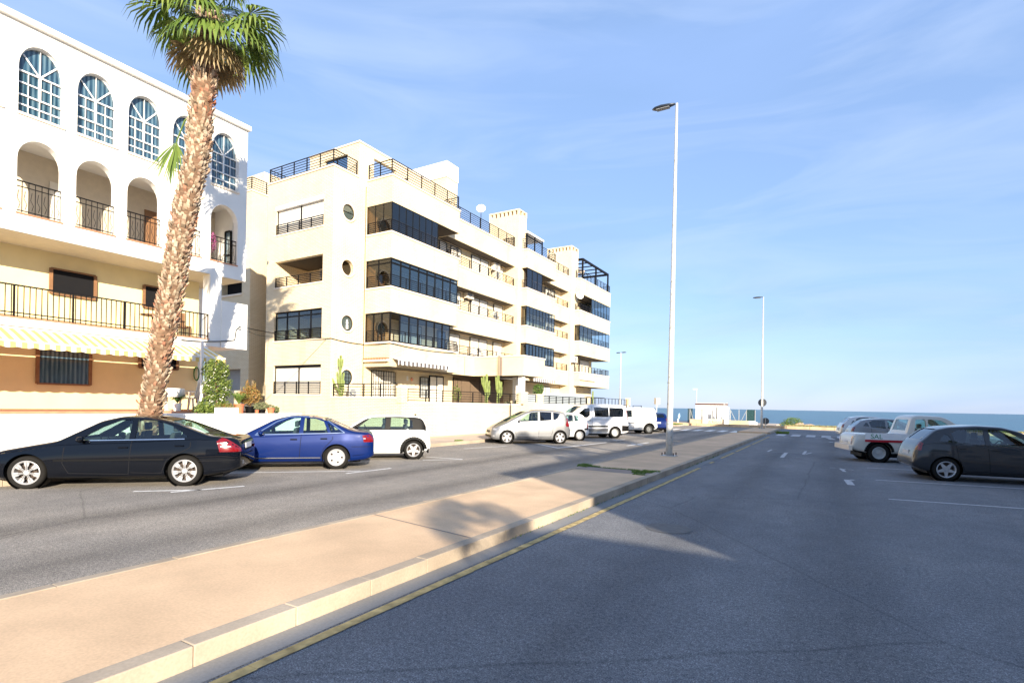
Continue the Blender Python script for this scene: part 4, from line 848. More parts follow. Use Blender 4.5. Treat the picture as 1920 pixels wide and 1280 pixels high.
t = empty('balcony_table', (-20.4, 9.7, 4.0), 0, 'small wooden table on the balcony with yellow walls', 'table'); g = MB(); g.lathe([(0,.68),(.36,.68),(.36,.71),(0,.71)], 20); g.build('table_top', M['wood'], t)
g = MB(); g.tube([(0,0,0),(0,0,.68)], .03, 8); g.build('leg', M['rail'], t)
t = empty('loggia_table', (-20.35, 10.6, 6.96), 0, 'brown wooden table in the arched loggia behind the palm trunk', 'table'); g = MB(); g.lathe([(0,.66),(.34,.66),(.34,.70),(0,.70)], 20); g.build('table_top', M['wood'], t); g = MB(); g.tube([(0,0,0),(0,0,.66)], .03, 8); g.build('leg', M['rail'], t)
# cacti ----------------------------------------------------------------------
def cactus(loc, label, arms, sc=1., grp=None):
    t = empty('cactus', loc, 0, label, 'cactus', grp); g = MB()
    for (pts, r0, r1) in arms:
        P = [Vector(p)*sc for p in pts]; n = 12; m = len(P); rings = []; seg = []
        for i in range(m-1):
            for k in range(4): seg.append(P[i].lerp(P[i+1], k/4))
        seg.append(P[-1]); q = (seg[-1]-seg[-2]); seg.append(seg[-1]+q*.25)
        L = len(seg); rr_ = [(r0+(r1-r0)*i/(L-1))*sc*(1 if i < L-1 else .35)*(1+.05*math.sin(i*2.1)) for i in range(L)]
        pa = None
        vs = []
        for i, p in enumerate(seg):
            d = (seg[min(i+1, L-1)]-seg[max(i-1, 0)]).normalized(); a = (d.orthogonal().normalized() if pa is None else (pa-d*pa.dot(d)).normalized()); pa = a; b_ = d.cross(a)
            for k in range(n): t_ = 2*math.pi*k/n; r = rr_[i]*(1.12 if k % 2 else .78); vs.append(p+(a*math.cos(t_)+b_*math.sin(t_))*r)
        fs = [(i*n+k, i*n+(k+1) % n, (i+1)*n+(k+1) % n, (i+1)*n+k) for i in range(L-1) for k in range(n)]+[tuple((L-1)*n+k for k in range(n))]
        g.add(vs, fs)
    g.build('stems', M['cactus'], t); return t
q = PX(629, 738, -21.2); z0 = 1.5
h = 2.35; cactus((-21.42, 19.02, z0), 'tall branching cactus at the corner beside the lowest round window', [([(0,0,0),(0,0,.6),(.02,0,1.2),(0,0,1.9),(.02,0,2.62)], .07, .06), ([(0,0,.75),(-.2,-.1,1.05),(-.42,-.15,1.5),(-.5,-.15,1.75)], .05, .045), ([(-.42,-.15,1.5),(-.5,-.1,1.6),(-.6,-.15,1.82)], .04, .035), ([(0,0,.9),(.14,0,1.15),(.2,.05,1.75)], .05, .045), ([(0,0,1.1),(-.15,0,1.3),(-.22,0,1.8)], .045, .04), ([(0,0,2.0),(-.12,0,2.15),(-.16,0,2.5)], .045, .035), ([(0,0,2.0),(.12,0,2.15),(.16,0,2.45)], .045, .035), ([(.05,0,.5),(.2,0,.75),(.28,0,1.35)], .045, .04)])
for (px, lb, fl) in ((911, 'left of two tall cacti behind the rail, bent and many armed', 1), (934, 'right of two tall cacti behind the rail, with upright candelabra arms', -1)):
    q = PX(px, 752, -17.5); cactus((-17.5, q.y, 1.5), lb, [([(0,0,0),(fl*.03,.0,.6),(0,0,1.1),(0,fl*.05,2.05)], .09, .07), ([(0,0,.85),(0,.24*1,1.15),(0,.34,1.7)], .06, .05), ([(0,0,.95),(0,-.2,1.25),(0,-.3,1.95)], .06, .05), ([(0,-.2,1.25),(0,-.42,1.5),(0,-.5,1.85)] if fl > 0 else [(0,0,1.3),(0,.1,1.4),(0,.16,1.75)], .045, .04), ([(0,.1,.7),(.1,.2,.9),(.1,.22,1.4)], .05, .045)])
q = PX(1111, 760, -17.4); cactus((-17.4, q.y, 1.5), 'slender single cactus standing alone at the end of the grey screen', [([(0,0,0),(0,.02,.6),(0,-.01,1.2),(0,.04,1.6)], .07, .06), ([(0,0,.7),(0,.12,.85),(0,.14,1.15)], .045, .04)])
for (px, lb, sd_, rad, m) in ((856,'yellow green frangipani like plant with sparse leaves behind the rail',51,(.2,.32,.45),'vine'),(885,'low spiky plant behind the rail, left of the cacti',52,(.15,.3,.14),'greyleaf'),(952,'leafy low plant behind the rail, right of the cacti',53,(.15,.34,.2),'greyleaf'),(970,'dense green plant against the gateway pillar',54,(.15,.3,.25),'vine'),(1009,'bushy light green shrub on the pillar beside the striped awning',55,(.3,.55,.42),'leaf')):
    X = -17.4 if px < 1000 else -17.6; q = PX(px, 750, X); zz = 1.5 if px < 1000 else 2.35; t = shrub('garden_plant', (X, q.y, zz), lb, 'plant', [('foliage', M[m], [((0,0,rad[2]+.12+(.25 if px == 856 else 0)), rad, 260 if px == 856 else 560 if px < 1000 else 1300, .05, sd_)])])
    stem(t, [(0,0,0),(.03,.02,rad[2]+.2)], .02)
# ================================================================== VEHICLES
def lerp_tab(tab, d):
    if d <= tab[0][0]: return tab[0][1]
    for (a, b_) in zip(tab[:-1], tab[1:]):
        if d <= b_[0]: return a[1]+(b_[1]-a[1])*(d-a[0])/max(1e-9, b_[0]-a[0])
    return tab[-1][1]
def smooth_tab(tab, d, w=.07):
    ks = (-1, -.66, -.33, 0, .33, .66, 1); ws = (.5, 1, 1.5, 2, 1.5, 1, .5); L = tab[-1][0]
    m = min(w, d-tab[0][0], L-d) if 0 < d < L else 0
    m = max(0, m); return sum(lerp_tab(tab, d+k*m)*q for k, q in zip(ks, ws))/sum(ws)
class CarBody:
    def __init__(s, sp):
        s.sp = sp; L, W = sp['L'], sp['W']; tum = sp.get('tum', .30); hw = sp.get('hw', [(0,.70),(.04,.80),(.15,.90),(.4,.965),(.9,1.),(L-.8,1.),(L-.3,.965),(L-.1,.92),(L-.02,.86),(L,.80)])
        ds = [0, .015, .04, .08]; d = .13
        while d < L-.12: ds.append(d); d += .05
        ds += [L-.08, L-.04, L-.015, L]; ring = None; V = []; s.ms = []
        for d in ds:
            w_ = W/2*smooth_tab(hw, d, .05); zb = smooth_tab(sp['bot'], d, .1); zt = smooth_tab(sp['top'], d, .09); zs = min(smooth_tab(sp['belt'], d, .12), zt-.015); h = zt-zs; P = []
            P += [(0, zb), (w_*.5, zb), (w_*.82, zb), (w_*.93, zb+.015), (w_*.972, zb+.05)]; g0 = len(P)
            for k in range(1, 10):
                q = k/10; z = zb+.05+(zs-zb-.05)*q; y = w_*(1-.030*((q-.42)/.5)**2-(.012 if q > .75 else 0)*(q-.75)/.25); P.append((y, z))
            P.append((w_*.955, zs-.012)); yb = w_*.925; P.append((yb, zs)); side0 = len(P)-1
            hh = max(0, h-.06); f = min(1, h/.12)
            for k in range(1, 7): q = k/6; P.append((yb-tum*hh*q**1.15, zs+hh*q))
            side1 = len(P)-1; ye = yb-tum*hh; zr = zs+hh; rem = zt-zr
            for (fy, fz) in ((.985,.30),(.945,.58),(.86,.80),(.70,.91),(.45,.975),(0,1.)): P.append((ye*fy, zr+rem*fz))
            V.append([(L/2-d, y, z) for (y, z) in P])
        n = len(V[0]); s.n = n; vs = []; 
        for row in V: vs += row+[(x, -y, z) for (x, y, z) in row[-2:0:-1]]
        m = 2*n-2; fs = []; mi = []
        for i in range(len(V)-1):
            for k in range(m):
                fs.append((i*m+k, i*m+(k+1) % m, (i+1)*m+(k+1) % m, (i+1)*m+k)); kk = k if k < n-1 else m-1-k
                mi.append(1 if (side0 <= kk < side1 and sp.get('blackhouse') and sp['blackhouse'][0] < ds[i] < sp['blackhouse'][1]) else 0)
        fs.append(tuple(range(m-1, -1, -1))); mi.append(0); fs.append(tuple((len(V)-1)*m+k for k in range(m))); mi.append(0)
        s.vs, s.fs, s.mi = vs, [f[::-1] for f in fs], mi; s.bvh = BVHTree.FromPolygons(vs, s.fs); s.L = L
    def hit(s, o, d):
        r = s.bvh.ray_cast(Vector(o), Vector(d)); return (r[0], r[1]) if r[0] is not None else (None, None)
    def patch(s, poly, view, off=.004, step=.07, sgn=1):
        """lay a polygon drawn in side view (d,z) or end view (y,z) on to the body"""
        L = s.L; dirs = {'side': Vector((0,-sgn,0)), 'rear': Vector((1,0,0)), 'front': Vector((-1,0,0)), 'top': Vector((0,0,-1)), 'rq': Vector((.75,-sgn*.66,0)).normalized(), 'fq': Vector((-.75,-sgn*.66,0)).normalized()}; d = dirs[view]
        def org(a, b_):
            if view == 'side': return Vector((L/2-a, 3*sgn, b_))
            if view == 'rear': return Vector((-L/2-2, a, b_))
            if view == 'front': return Vector((L/2+2, a, b_))
            if view == 'top': return Vector((L/2-a, b_, 3))
            c = Vector(((-L/2+.25) if view == 'rq' else (L/2-.25), sgn*.6, b_)); t_ = Vector((-d.y, d.x, 0))*(1 if view == 'rq' else -1)*sgn; return c-d*3+t_*a
        pts = []; edges = []; n = 0
        for i in range(len(poly)):
            a, b_ = Vector(poly[i]), Vector(poly[(i+1) % len(poly)]); k = max(1, int((b_-a).length/step))
            for j in range(k): pts.append(a.lerp(b_, j/k))
        n = len(pts); edges = [(i, (i+1) % n) for i in range(n)]
        x0, x1 = min(p.x for p in pts), max(p.x for p in pts); y0, y1 = min(p.y for p in pts), max(p.y for p in pts)
        xx = x0+step/2
        while xx < x1:
            yy = y0+step/2
            while yy < y1: pts.append(Vector((xx, yy))); yy += step
            xx += step
        v2, e2, f2, *_ = geometry.delaunay_2d_cdt([Vector((p[0], p[1])) for p in pts], edges, [list(range(n))], 1, 1e-5)
        out = []; ok = []
        for p in v2:
            h, nn = s.hit(org(p[0], p[1]), d)
            if h is None: out.append(Vector((0,0,0))); ok.append(False)
            else: out.append(h+nn*off if nn.dot(d) < 0 else h-nn*off); ok.append(True)
        b = MB(); fs = [f for f in f2 if all(ok[i] for i in f)]
        if fs:
            used = sorted({i for f in fs for i in f}); mp_ = {u: k for k, u in enumerate(used)}; b.add([out[u] for u in used], [tuple(mp_[i] for i in f) for f in fs])
        return b
    def line(s, pts, wd, view='side', off=.003, sgn=1, b=None):
        b = b or MB()
        for (p, q) in zip(pts[:-1], pts[1:]):
            p, q = Vector(p), Vector(q); dd = (q-p); Ln = dd.length
            if Ln < 1e-4: continue
            t_ = dd/Ln; nn = Vector((-t_.y, t_.x))*wd/2; k = max(1, int(Ln/.06)); rows = []
            for j in range(k+1):
                c = p.lerp(q, j/k); r = []
                for e in (c-nn, c+nn):
                    o = Vector((s.L/2-e.x, 3*sgn, e.y)) if view == 'side' else Vector((-s.L/2-2, e.x, e.y)) if view == 'rear' else Vector((s.L/2+2, e.x, e.y))
                    h, no = s.hit(o, {'side': Vector((0,-sgn,0)), 'rear': Vector((1,0,0)), 'front': Vector((-1,0,0))}[view]); r.append(None if h is None else h+no*off)
                rows.append(r)
            for a, c in zip(rows[:-1], rows[1:]):
                if None in a or None in c: continue
                b.add([a[0], a[1], c[1], c[0]], [(0,1,2,3)])
        return b
def scaled(poly, k):
    cx = sum(p[0] for p in poly)/len(poly); cy = sum(p[1] for p in poly)/len(poly); out = []
    for (x, y) in poly:
        d = math.hypot(x-cx, y-cy); f = (d+k)/d; out.append((cx+(x-cx)*f, cy+(y-cy)*f))
    return out
WHEELS = {}
def wheel_meshes(R, rr, style, wd=.2):
    key = (R, rr, style)
    if key in WHEELS: return WHEELS[key]
    rot = Matrix.Rotation(math.radians(-90), 4, 'X')      # lathe axis -> +Y (outer face)
    ty = MB(); h = wd/2; ty.lathe([(rr,-h),(R-.03,-h),(R-.008,-h*.75),(R,-h*.4),(R,h*.4),(R-.008,h*.75),(R-.03,h),(rr+.02,h*.98),(rr,h*.9)], 40, rot, closed=True)
    rm = MB(); rm.lathe([(rr+.002,h*.88),(rr-.012,h*.95),(rr-.03,h*.80),(rr-.035,-h*.5),(rr+.0,-h*.5)], 40, rot, caps=False)
    dk = MB(); dk.lathe([(0,-h*.3),(rr-.03,-h*.3)], 30, rot); dk.lathe([(0,h*.1),(rr*.62,h*.1),(rr*.62,-h*.2)], 30, rot, caps=False)
    z0, z1 = h*.55, h*.84
    def spoke(a, w0, w1, r0, r1, z0=z0, z1=z1):
        c, s_ = math.cos(a), math.sin(a); P = []
        for (r, w_, z) in ((r0,w0,z0),(r1,w1,z0),(r0,w0,z1),(r1,w1,z1)):
            for q in (-1, 1): P.append(rot @ Vector((c*r-s_*w_*q, s_*r+c*w_*q, z)))
        rm.add(P, [(0,1,3,2),(4,6,7,5),(0,2,6,4),(1,5,7,3),(2,3,7,6),(0,4,5,1)])
    rm.lathe([(0,z1),(rr*.2,z1),(rr*.25,z1-.01),(rr*.25,z0)], 20, rot)
    if style == 'split':
        for k in range(7):
            a = 2*math.pi*k/7+.2
            for q in (-.17, .17): spoke(a+q*.3, .011, .013, rr*.2, rr-.025); spoke(a+q, .010, .012, rr*.55, rr-.02, z0+.001, z1-.002)
    elif style == 'five':
        for k in range(5): spoke(2*math.pi*k/5+math.pi/2, .05, .022, rr*.15, rr-.02)
    elif style == 'fivewide':
        for k in range(5): a = 2*math.pi*k/5+.3; spoke(a-.08, .03, .038, rr*.15, rr-.02); spoke(a+.08, .03, .038, rr*.15, rr-.02, z0+.001, z1-.001)
    elif style == 'disc':
        n = 40; rm.lathe([(0,z1+.004),(rr*.42,z1),(rr*.52,z1-.006)], n, rot); rm.lathe([(rr*.74,z1-.006),(rr*.9,z1),(rr-.012,z1)], n, rot, caps=False)
        for k in range(5):
            a = 2*math.pi*k/5; 
            for q in (-.30,-.1,.1,.30): spoke(a+q, rr*.075, rr*.105, rr*.5, rr*.76, z1-.02, z1-.006)
    elif style == 'cover':
        n = 40; rm.lathe([(0,z1+.01),(rr*.3,z1+.006),(rr*.72,z1-.004)], n, rot); rm.lathe([(rr*.86,z1-.004),(rr-.012,z1)], n, rot, caps=False)
        for k in range(8):
            a = 2*math.pi*(k+.5)/8
            for q in (-.15, 0, .15): spoke(a+q, rr*.08, rr*.09, rr*.68, rr*.9, z1-.02, z1-.004)
    else:   # plain steel
        n = 36; rm.lathe([(0,z0+.02),(rr*.28,z0+.02),(rr*.34,z0-.01),(rr*.62,z0-.015),(rr*.7,z0+.01),(rr-.03,z0-.01)], n, rot)
        rm.lathe([(0,z1),(rr*.2,z1-.01),(rr*.25,z0)], 20, rot)
    WHEELS[key] = (ty.mesh('tyre'), rm.mesh('rim'), dk.mesh('brake_disc')); 
    for q in WHEELS[key][0].polygons: q.use_smooth = True
    return WHEELS[key]
def mobj(name, me, mat, parent):
    o = bpy.data.objects.new(name, me); COL.objects.link(o); o.parent = parent
    if not me.materials: me.materials.append(mat)
    return o
def carve(body, cut):
    import bmesh
    cme = cut.mesh('cutter'); cob = bpy.data.objects.new('cutter', cme); COL.objects.link(cob)
    bm = bmesh.new(); bm.from_mesh(cme); bmesh.ops.recalc_face_normals(bm, faces=bm.faces); bm.to_mesh(cme); bm.free()
    so_ = body.modifiers.new('s', 'SOLIDIFY'); so_.thickness = .035; so_.offset = -1
    bo = body.modifiers.new('b', 'BOOLEAN'); bo.operation = 'DIFFERENCE'; bo.object = cob; bo.solver = 'EXACT'; bo.use_self = True
    dg = bpy.context.evaluated_depsgraph_get(); new = bpy.data.meshes.new_from_object(body.evaluated_get(dg)); body.modifiers.clear(); body.data = new; new.name = 'body'
    bpy.data.objects.remove(cob); new.set_sharp_from_angle(angle=math.radians(38))
def build_car(sp, loc, rz, label, name='parked_car', cat='car', group=None):
    L, W, H = sp['L'], sp['W'], sp['H']; root = empty(name, loc, rz, label, cat, group); cb = CarBody(sp); pm = sp['paint']; fa, ra = sp['axles']; RW = sp['wheel'][0]
    me = bpy.data.meshes.new('body'); me.from_pydata(cb.vs, [], cb.fs); me.update()
    for p, m in zip(me.polygons, cb.mi): p.material_index = m; p.use_smooth = True
    body = bpy.data.objects.new('body', me); COL.objects.link(body); me.materials.append(pm); me.materials.append(M['plastic'] if not sp.get('housemat') else sp['housemat'])
    # one cutter: wheel arches, window openings
    cut = MB(); hr = Matrix.Rotation(math.radians(90), 4, 'X')
    for d in (fa, ra):
        for sgn in (-1, 1): cut.lathe([(0,-.20),(RW+.045,-.20),(RW+.045,.35),(0,.35)], 32, Matrix.Translation((L/2-d, sgn*(W/2-.02), RW)) @ Matrix.Rotation(math.radians(-90)*sgn, 4, 'X'))
    for poly in sp['side']: cut.prism([(L/2-d, -2, z) for (d, z) in poly], (0, 4, 0))
    for (key, a, b_) in (('ws', L/2+.3, L/2-sp['ws'][4]), ('rs', -L/2-.3, L/2-sp['rs'][4])):
        z0, z1, w0, w1, _ = sp[key]; cut.prism([(a,-w0,z0),(a,w0,z0),(a,w1,z1),(a,-w1,z1)], (b_-a, 0, 0))
    carve(body, cut); body.parent = root; new = body.data
    def P(b, n, m, par=root, smooth=True, **kw): return b.build(n, m, par, smooth=smooth, **kw) if b.v else None
    gm = sp.get('glassmat', M['glass_car'])
    for i, poly in enumerate(sp['side']):
        m = sp.get('sideglass', {}).get(i, gm)
        for sgn in (1, -1): P(cb.patch(scaled(poly, .012), 'side', -.012, sgn=sgn), 'window', m)
    z0, z1, w0, w1, _ = sp['ws']; P(cb.patch([(-w0-.01,z0-.01),(w0+.01,z0-.01),(w1+.01,z1+.01),(-w1-.01,z1+.01)], 'front', -.012), 'windscreen', M['glass_car'])
    z0, z1, w0, w1, _ = sp['rs']; P(cb.patch([(-w0-.01,z0-.01),(w0+.01,z0-.01),(w1+.01,z1+.01),(-w1-.01,z1+.01)], 'rear', -.012), 'rear_window', sp.get('rearglass', gm))
    for (n, mk, view, poly, off) in sp.get('patches', []):
        m = M[mk] if isinstance(mk, str) else mk
        if view in ('side', 'rq', 'fq'):
            for sgn in (1, -1): P(cb.patch(poly, view, off, .05, sgn), n, m)
        else: P(cb.patch(poly, view, off, .05), n, m)
    for sgn in (1, -1):
        for ln in sp.get('seams', []): P(cb.line(ln, .013, 'side', .0015, sgn), 'door_seam', M['dark'])
    for ln in sp.get('rseams', []): P(cb.line(ln, .014, 'rear', .0015, 1), 'boot_seam', M['dark'])
    for (mk, wd, ln) in sp.get('trims', []):
        for sgn in (1, -1): P(cb.line(ln, wd, 'side', .006, sgn), 'trim', M[mk] if isinstance(mk, str) else mk)
    # door handles
    for (d, z) in sp.get('handles', []):
        for sgn in (1, -1):
            h, nn = cb.hit((L/2-d, 3*sgn, z), (0, -sgn, 0)); b = MB(); b.obox(h+nn*.018, Vector((1,0,0)), Vector((0,1,0)), Vector((0,0,1)), .085, .012, .016); b.build('door_handle', sp.get('handlemat', pm), root, bevel=.008)
    # wheel housings, wheels, floor
    hs = MB()
    for d in (fa, ra):
        for sgn in (-1, 1): hs.lathe([(0,-.22),(RW+.04,-.22),(RW+.04,-.045)], 28, Matrix.Translation((L/2-d, sgn*(W/2-.02), RW)) @ Matrix.Rotation(math.radians(-90)*sgn, 4, 'X'), caps=False)
    hs.box(-L/2+.35, L/2-.35, -W/2+.26, W/2-.26, .17, .30); hs.box(-(ra-fa)/2+.35+ (L/2-(fa+ra)/2), (ra-fa)/2-.35+(L/2-(fa+ra)/2), -W/2+.12, W/2-.12, .2, .32)
    hs.build('underbody', M['plastic'], root)
    if sp.get('archtrim'):
        for d in (fa, ra):
            for sgn in (1, -1):
                ln = [(d+(RW+.085)*math.cos(t), RW+(RW+.085)*math.sin(t)) for t in [math.pi*(k/20)*1.16-.26 for k in range(21)]]; b = cb.line(ln, .085, 'side', .012, sgn); P(b, 'wheel_arch', M['plastic'])
    me_t, me_r, me_d = wheel_meshes(*sp['wheel']); rimm = sp.get('rimmat', M['alloy'])
    for d in (fa, ra):
        for sgn in (1, -1):
            w_ = empty('wheel', (L/2-d, sgn*(W/2-.125), RW), 0 if sgn > 0 else math.pi); w_.parent = root
            mobj('tyre', me_t, M['rubber'], w_); mobj('rim', me_r, rimm, w_); mobj('brake_disc', me_d, M['rust'], w_)
    # mirrors
    if sp.get('mirror'):
        d, z = sp['mirror']
        for sgn in (1, -1):
            h, nn = cb.hit((L/2-d, 3*sgn, z), (0, -sgn, 0)); b = MB(); c = h+Vector((0, sgn*.11, .03))
            b.lathe([(0,-.05),(.05,-.045),(.075,0),(.06,.05),(0,.07)], 14, Matrix.Translation(c) @ Matrix.Diagonal((1,1.35,.85,1)) @ Matrix.Rotation(math.radians(90), 4, 'Y')); mo = b.build('wing_mirror', sp.get('mirrormat', pm), root, smooth=True)
            b = MB(); b.bar(h, c, .04, .03); b.build('mirror_arm', M['plastic'], mo)
    # cabin: seats, wheel, dash
    fs, rs = sp.get('seats', (2.05, 2.95)); zc = sp.get('seatz', 0.)
    for (d, ys) in ((fs, (-.36, .36)), (rs, (-.36, .36))):
        if d is None: continue
        for y in ys:
            b = MB(); x = L/2-d; b.box(x-.12, x+.38, y-.24, y+.24, .42+zc, .55+zc); b.prism([(x-.12,y-.23,.5+zc),(x-.02,y-.23,.5+zc),(x-.18,y-.19,1.08+zc),(x-.27,y-.19,1.08+zc)], (0,.44,0)) ; b.box(x-.27, x-.18, y-.12, y+.12, 1.10+zc, 1.26+zc); b.build('seat', M['interior'], root, bevel=.03)
    b = MB(); xd = L/2-sp['dash']; zd = sp['dashz']; b.box(xd-.28, xd+.25, -W/2+.18, W/2-.18, .5, zd); b.build('dashboard', M['interior'], root, bevel=.04)
    b = MB(); b.lathe([(.17,-.012),(.19,0),(.17,.012),(.155,0)], 22, Matrix.Translation((xd-.38, .36, zd-.02)) @ Matrix.Rotation(math.radians(-65), 4, 'Y'), closed=True); b.build('steering_wheel', M['plastic'], root)
    for (n, mk, bx) in sp.get('boxes', []):
        b = MB()
        for q in bx: b.box(*q)
        b.build(n, M[mk] if isinstance(mk, str) else mk, root, bevel=.01)
    if 'plate' in sp:
        zp = sp['plate']; h, nn = cb.hit((-L/2-2, 0, zp), (1, 0, 0)); b = MB(); b.box(h.x-.015, h.x+.01, -.26, .26, zp-.055, zp+.055); b.build('number_plate', M['plate'], root)
        b = MB(); r_ = random.Random(int(zp*1000)+int(L*10))
    return root
HEAD = math.radians(-135)
def place(sp, wheelpt, rz=HEAD, side=1, axle=1):
    """origin of a car whose outer wheel face on the given side stands at wheelpt"""
    f = Vector((math.cos(rz), math.sin(rz), 0)); l = Vector((-f.y, f.x, 0)); x = sp['L']/2-sp['axles'][axle]; return Vector((wheelpt[0], wheelpt[1], 0))-f*x-l*side*(sp['W']/2-.03)
# ---- black saloon
blk = paint('black_paint', (.002,.003,.006), .0, False, .5); blk.node_tree.nodes['Principled BSDF'].inputs['Specular IOR Level'].default_value = 0
SP = dict(L=4.53, W=1.74, H=1.43, axles=(.80, 3.515), wheel=(.318, .232, 'split'), paint=blk, tum=.34,
    top=[(0,.52),(.04,.62),(.3,.74),(1.25,.93),(1.95,1.33),(2.3,1.42),(2.75,1.42),(3.2,1.33),(3.92,1.045),(4.1,1.02),(4.42,1.0),(4.5,.94),(4.53,.80)],
    belt=[(0,.50),(.3,.68),(1.3,.85),(2.5,.90),(3.7,.965),(4.3,.94),(4.53,.78)], bot=[(0,.32),(.12,.22),(.5,.19),(3.9,.20),(4.3,.27),(4.53,.36)],
    side=[[(1.62,.94),(2.02,1.20),(2.3,1.33),(2.52,1.35),(2.50,.955)],[(2.60,.955),(2.62,1.35),(2.95,1.335),(3.28,1.22),(3.55,1.02),(3.50,.985)]],
    ws=(.98,1.35,.66,.54,2.1), rs=(1.07,1.33,.60,.50,3.1), seats=(2.2,3.0), dash=1.55, dashz=.92, mirror=(1.72,.93), plate=.80,
    seams=[[(1.42,.86),(1.40,.5),(1.50,.30),(2.52,.27),(2.56,.93)],[(2.56,.3),(3.1,.28),(3.2,.55),(3.62,.80),(3.62,.95)],[(3.75,.52),(4.5,.53)]], rseams=[[(-.55,.95),(-.55,.62),(.55,.62),(.55,.95)]],
    handles=[(2.42,.80),(3.42,.83)], trims=[('plastic',.035,[(1.25,.55),(3.15,.56)]),('chrome',.014,[(1.6,.93),(3.5,.968)])],
    patches=[('tail_light','redlens','rq',[(-.20,.70),(.26,.70),(.28,.92),(.16,1.0)],.006),('tail_light_lens','clearlens','rq',[(.08,.80),(.24,.80),(.24,.825),(.09,.82)],.010),('tail_light_lens','clearlens','rq',[(.13,.87),(.24,.87),(.24,.895),(.14,.89)],.010),
             ('headlight','clearlens','fq',[(-.2,.55),(.12,.55),(.15,.68),(-.15,.68)],.006),('plate_recess','plastic','rear',[(-.33,.70),(.33,.70),(.3,.87),(-.3,.87)],.004),('tow_cover','grey','rear',[(.42,.42),(.52,.42),(.52,.5),(.42,.5)],.004)])
c1p = G(345, 911.5); car1 = build_car(SP, place(SP, c1p), HEAD, 'black saloon at the left edge, showing its rear wheel, red tail light and boot')
# ---- blue saloon
blu = paint('blue_paint', (.0,.012,.095), .15); blu.node_tree.nodes['Principled BSDF'].inputs['Coat Weight'].default_value = .45
SP = dict(L=4.48, W=1.73, H=1.415, axles=(.90, 3.517), wheel=(.315, .225, 'disc'), paint=blu, tum=.36,
    top=[(0,.50),(.04,.60),(.25,.70),(1.2,.90),(1.95,1.31),(2.35,1.41),(2.8,1.41),(3.25,1.32),(3.86,1.04),(4.0,1.01),(4.36,.985),(4.44,.93),(4.48,.80)],
    belt=[(0,.48),(.3,.66),(1.3,.84),(2.5,.89),(3.7,.955),(4.3,.93),(4.48,.78)], bot=[(0,.30),(.12,.22),(.5,.19),(3.9,.20),(4.3,.25),(4.48,.34)],
    side=[[(1.60,.93),(2.05,1.21),(2.35,1.33),(2.60,1.345),(2.58,.945)],[(2.68,.945),(2.70,1.345),(2.98,1.33),(3.18,1.26),(3.30,.96)],[(3.37,.965),(3.27,1.22),(3.45,1.12),(3.66,.985)]],
    ws=(.96,1.33,.66,.54,2.15), rs=(1.06,1.33,.60,.50,3.1), seats=(2.25,3.05), dash=1.55, dashz=.90, mirror=(1.68,.93), plate=.72,
    seams=[[(1.42,.85),(1.40,.5),(1.50,.30),(2.60,.27),(2.64,.93)],[(2.64,.3),(3.12,.28),(3.2,.55),(3.42,.80),(3.42,.94)],[(3.9,.60),(4.46,.60)]], rseams=[[(-.55,.95),(-.55,.62),(.55,.62),(.55,.95)]],
    handles=[(2.46,.79),(3.20,.81)], handlemat=M['plastic'], trims=[('chrome',.022,[(1.52,.905),(3.72,.962)]),('chrome',.020,[(1.55,.93),(2.02,1.245),(2.33,1.37),(2.62,1.385),(3.0,1.37),(3.28,1.28),(3.72,.965)]),('chrome',.02,[(1.3,.315),(3.12,.315)]),('plastic',.12,[(1.3,.245),(3.12,.245)]),('plastic',.15,[(3.93,.29),(4.42,.34)])],
    patches=[('tail_light','redlens','rq',[(-.06,.72),(.18,.72),(.19,.90),(.0,.92),(-.07,.84)],.006),('tail_light_lens','clearlens','rq',[(.13,.80),(.18,.80),(.18,.825),(.13,.825)],.010),
             ('headlight','clearlens','fq',[(-.2,.53),(.12,.53),(.15,.66),(-.15,.66)],.006)])
car2 = build_car(SP, place(SP, G(630, 879.5)), HEAD, 'dark blue saloon with chrome window trim between the black saloon and the white hatchback')
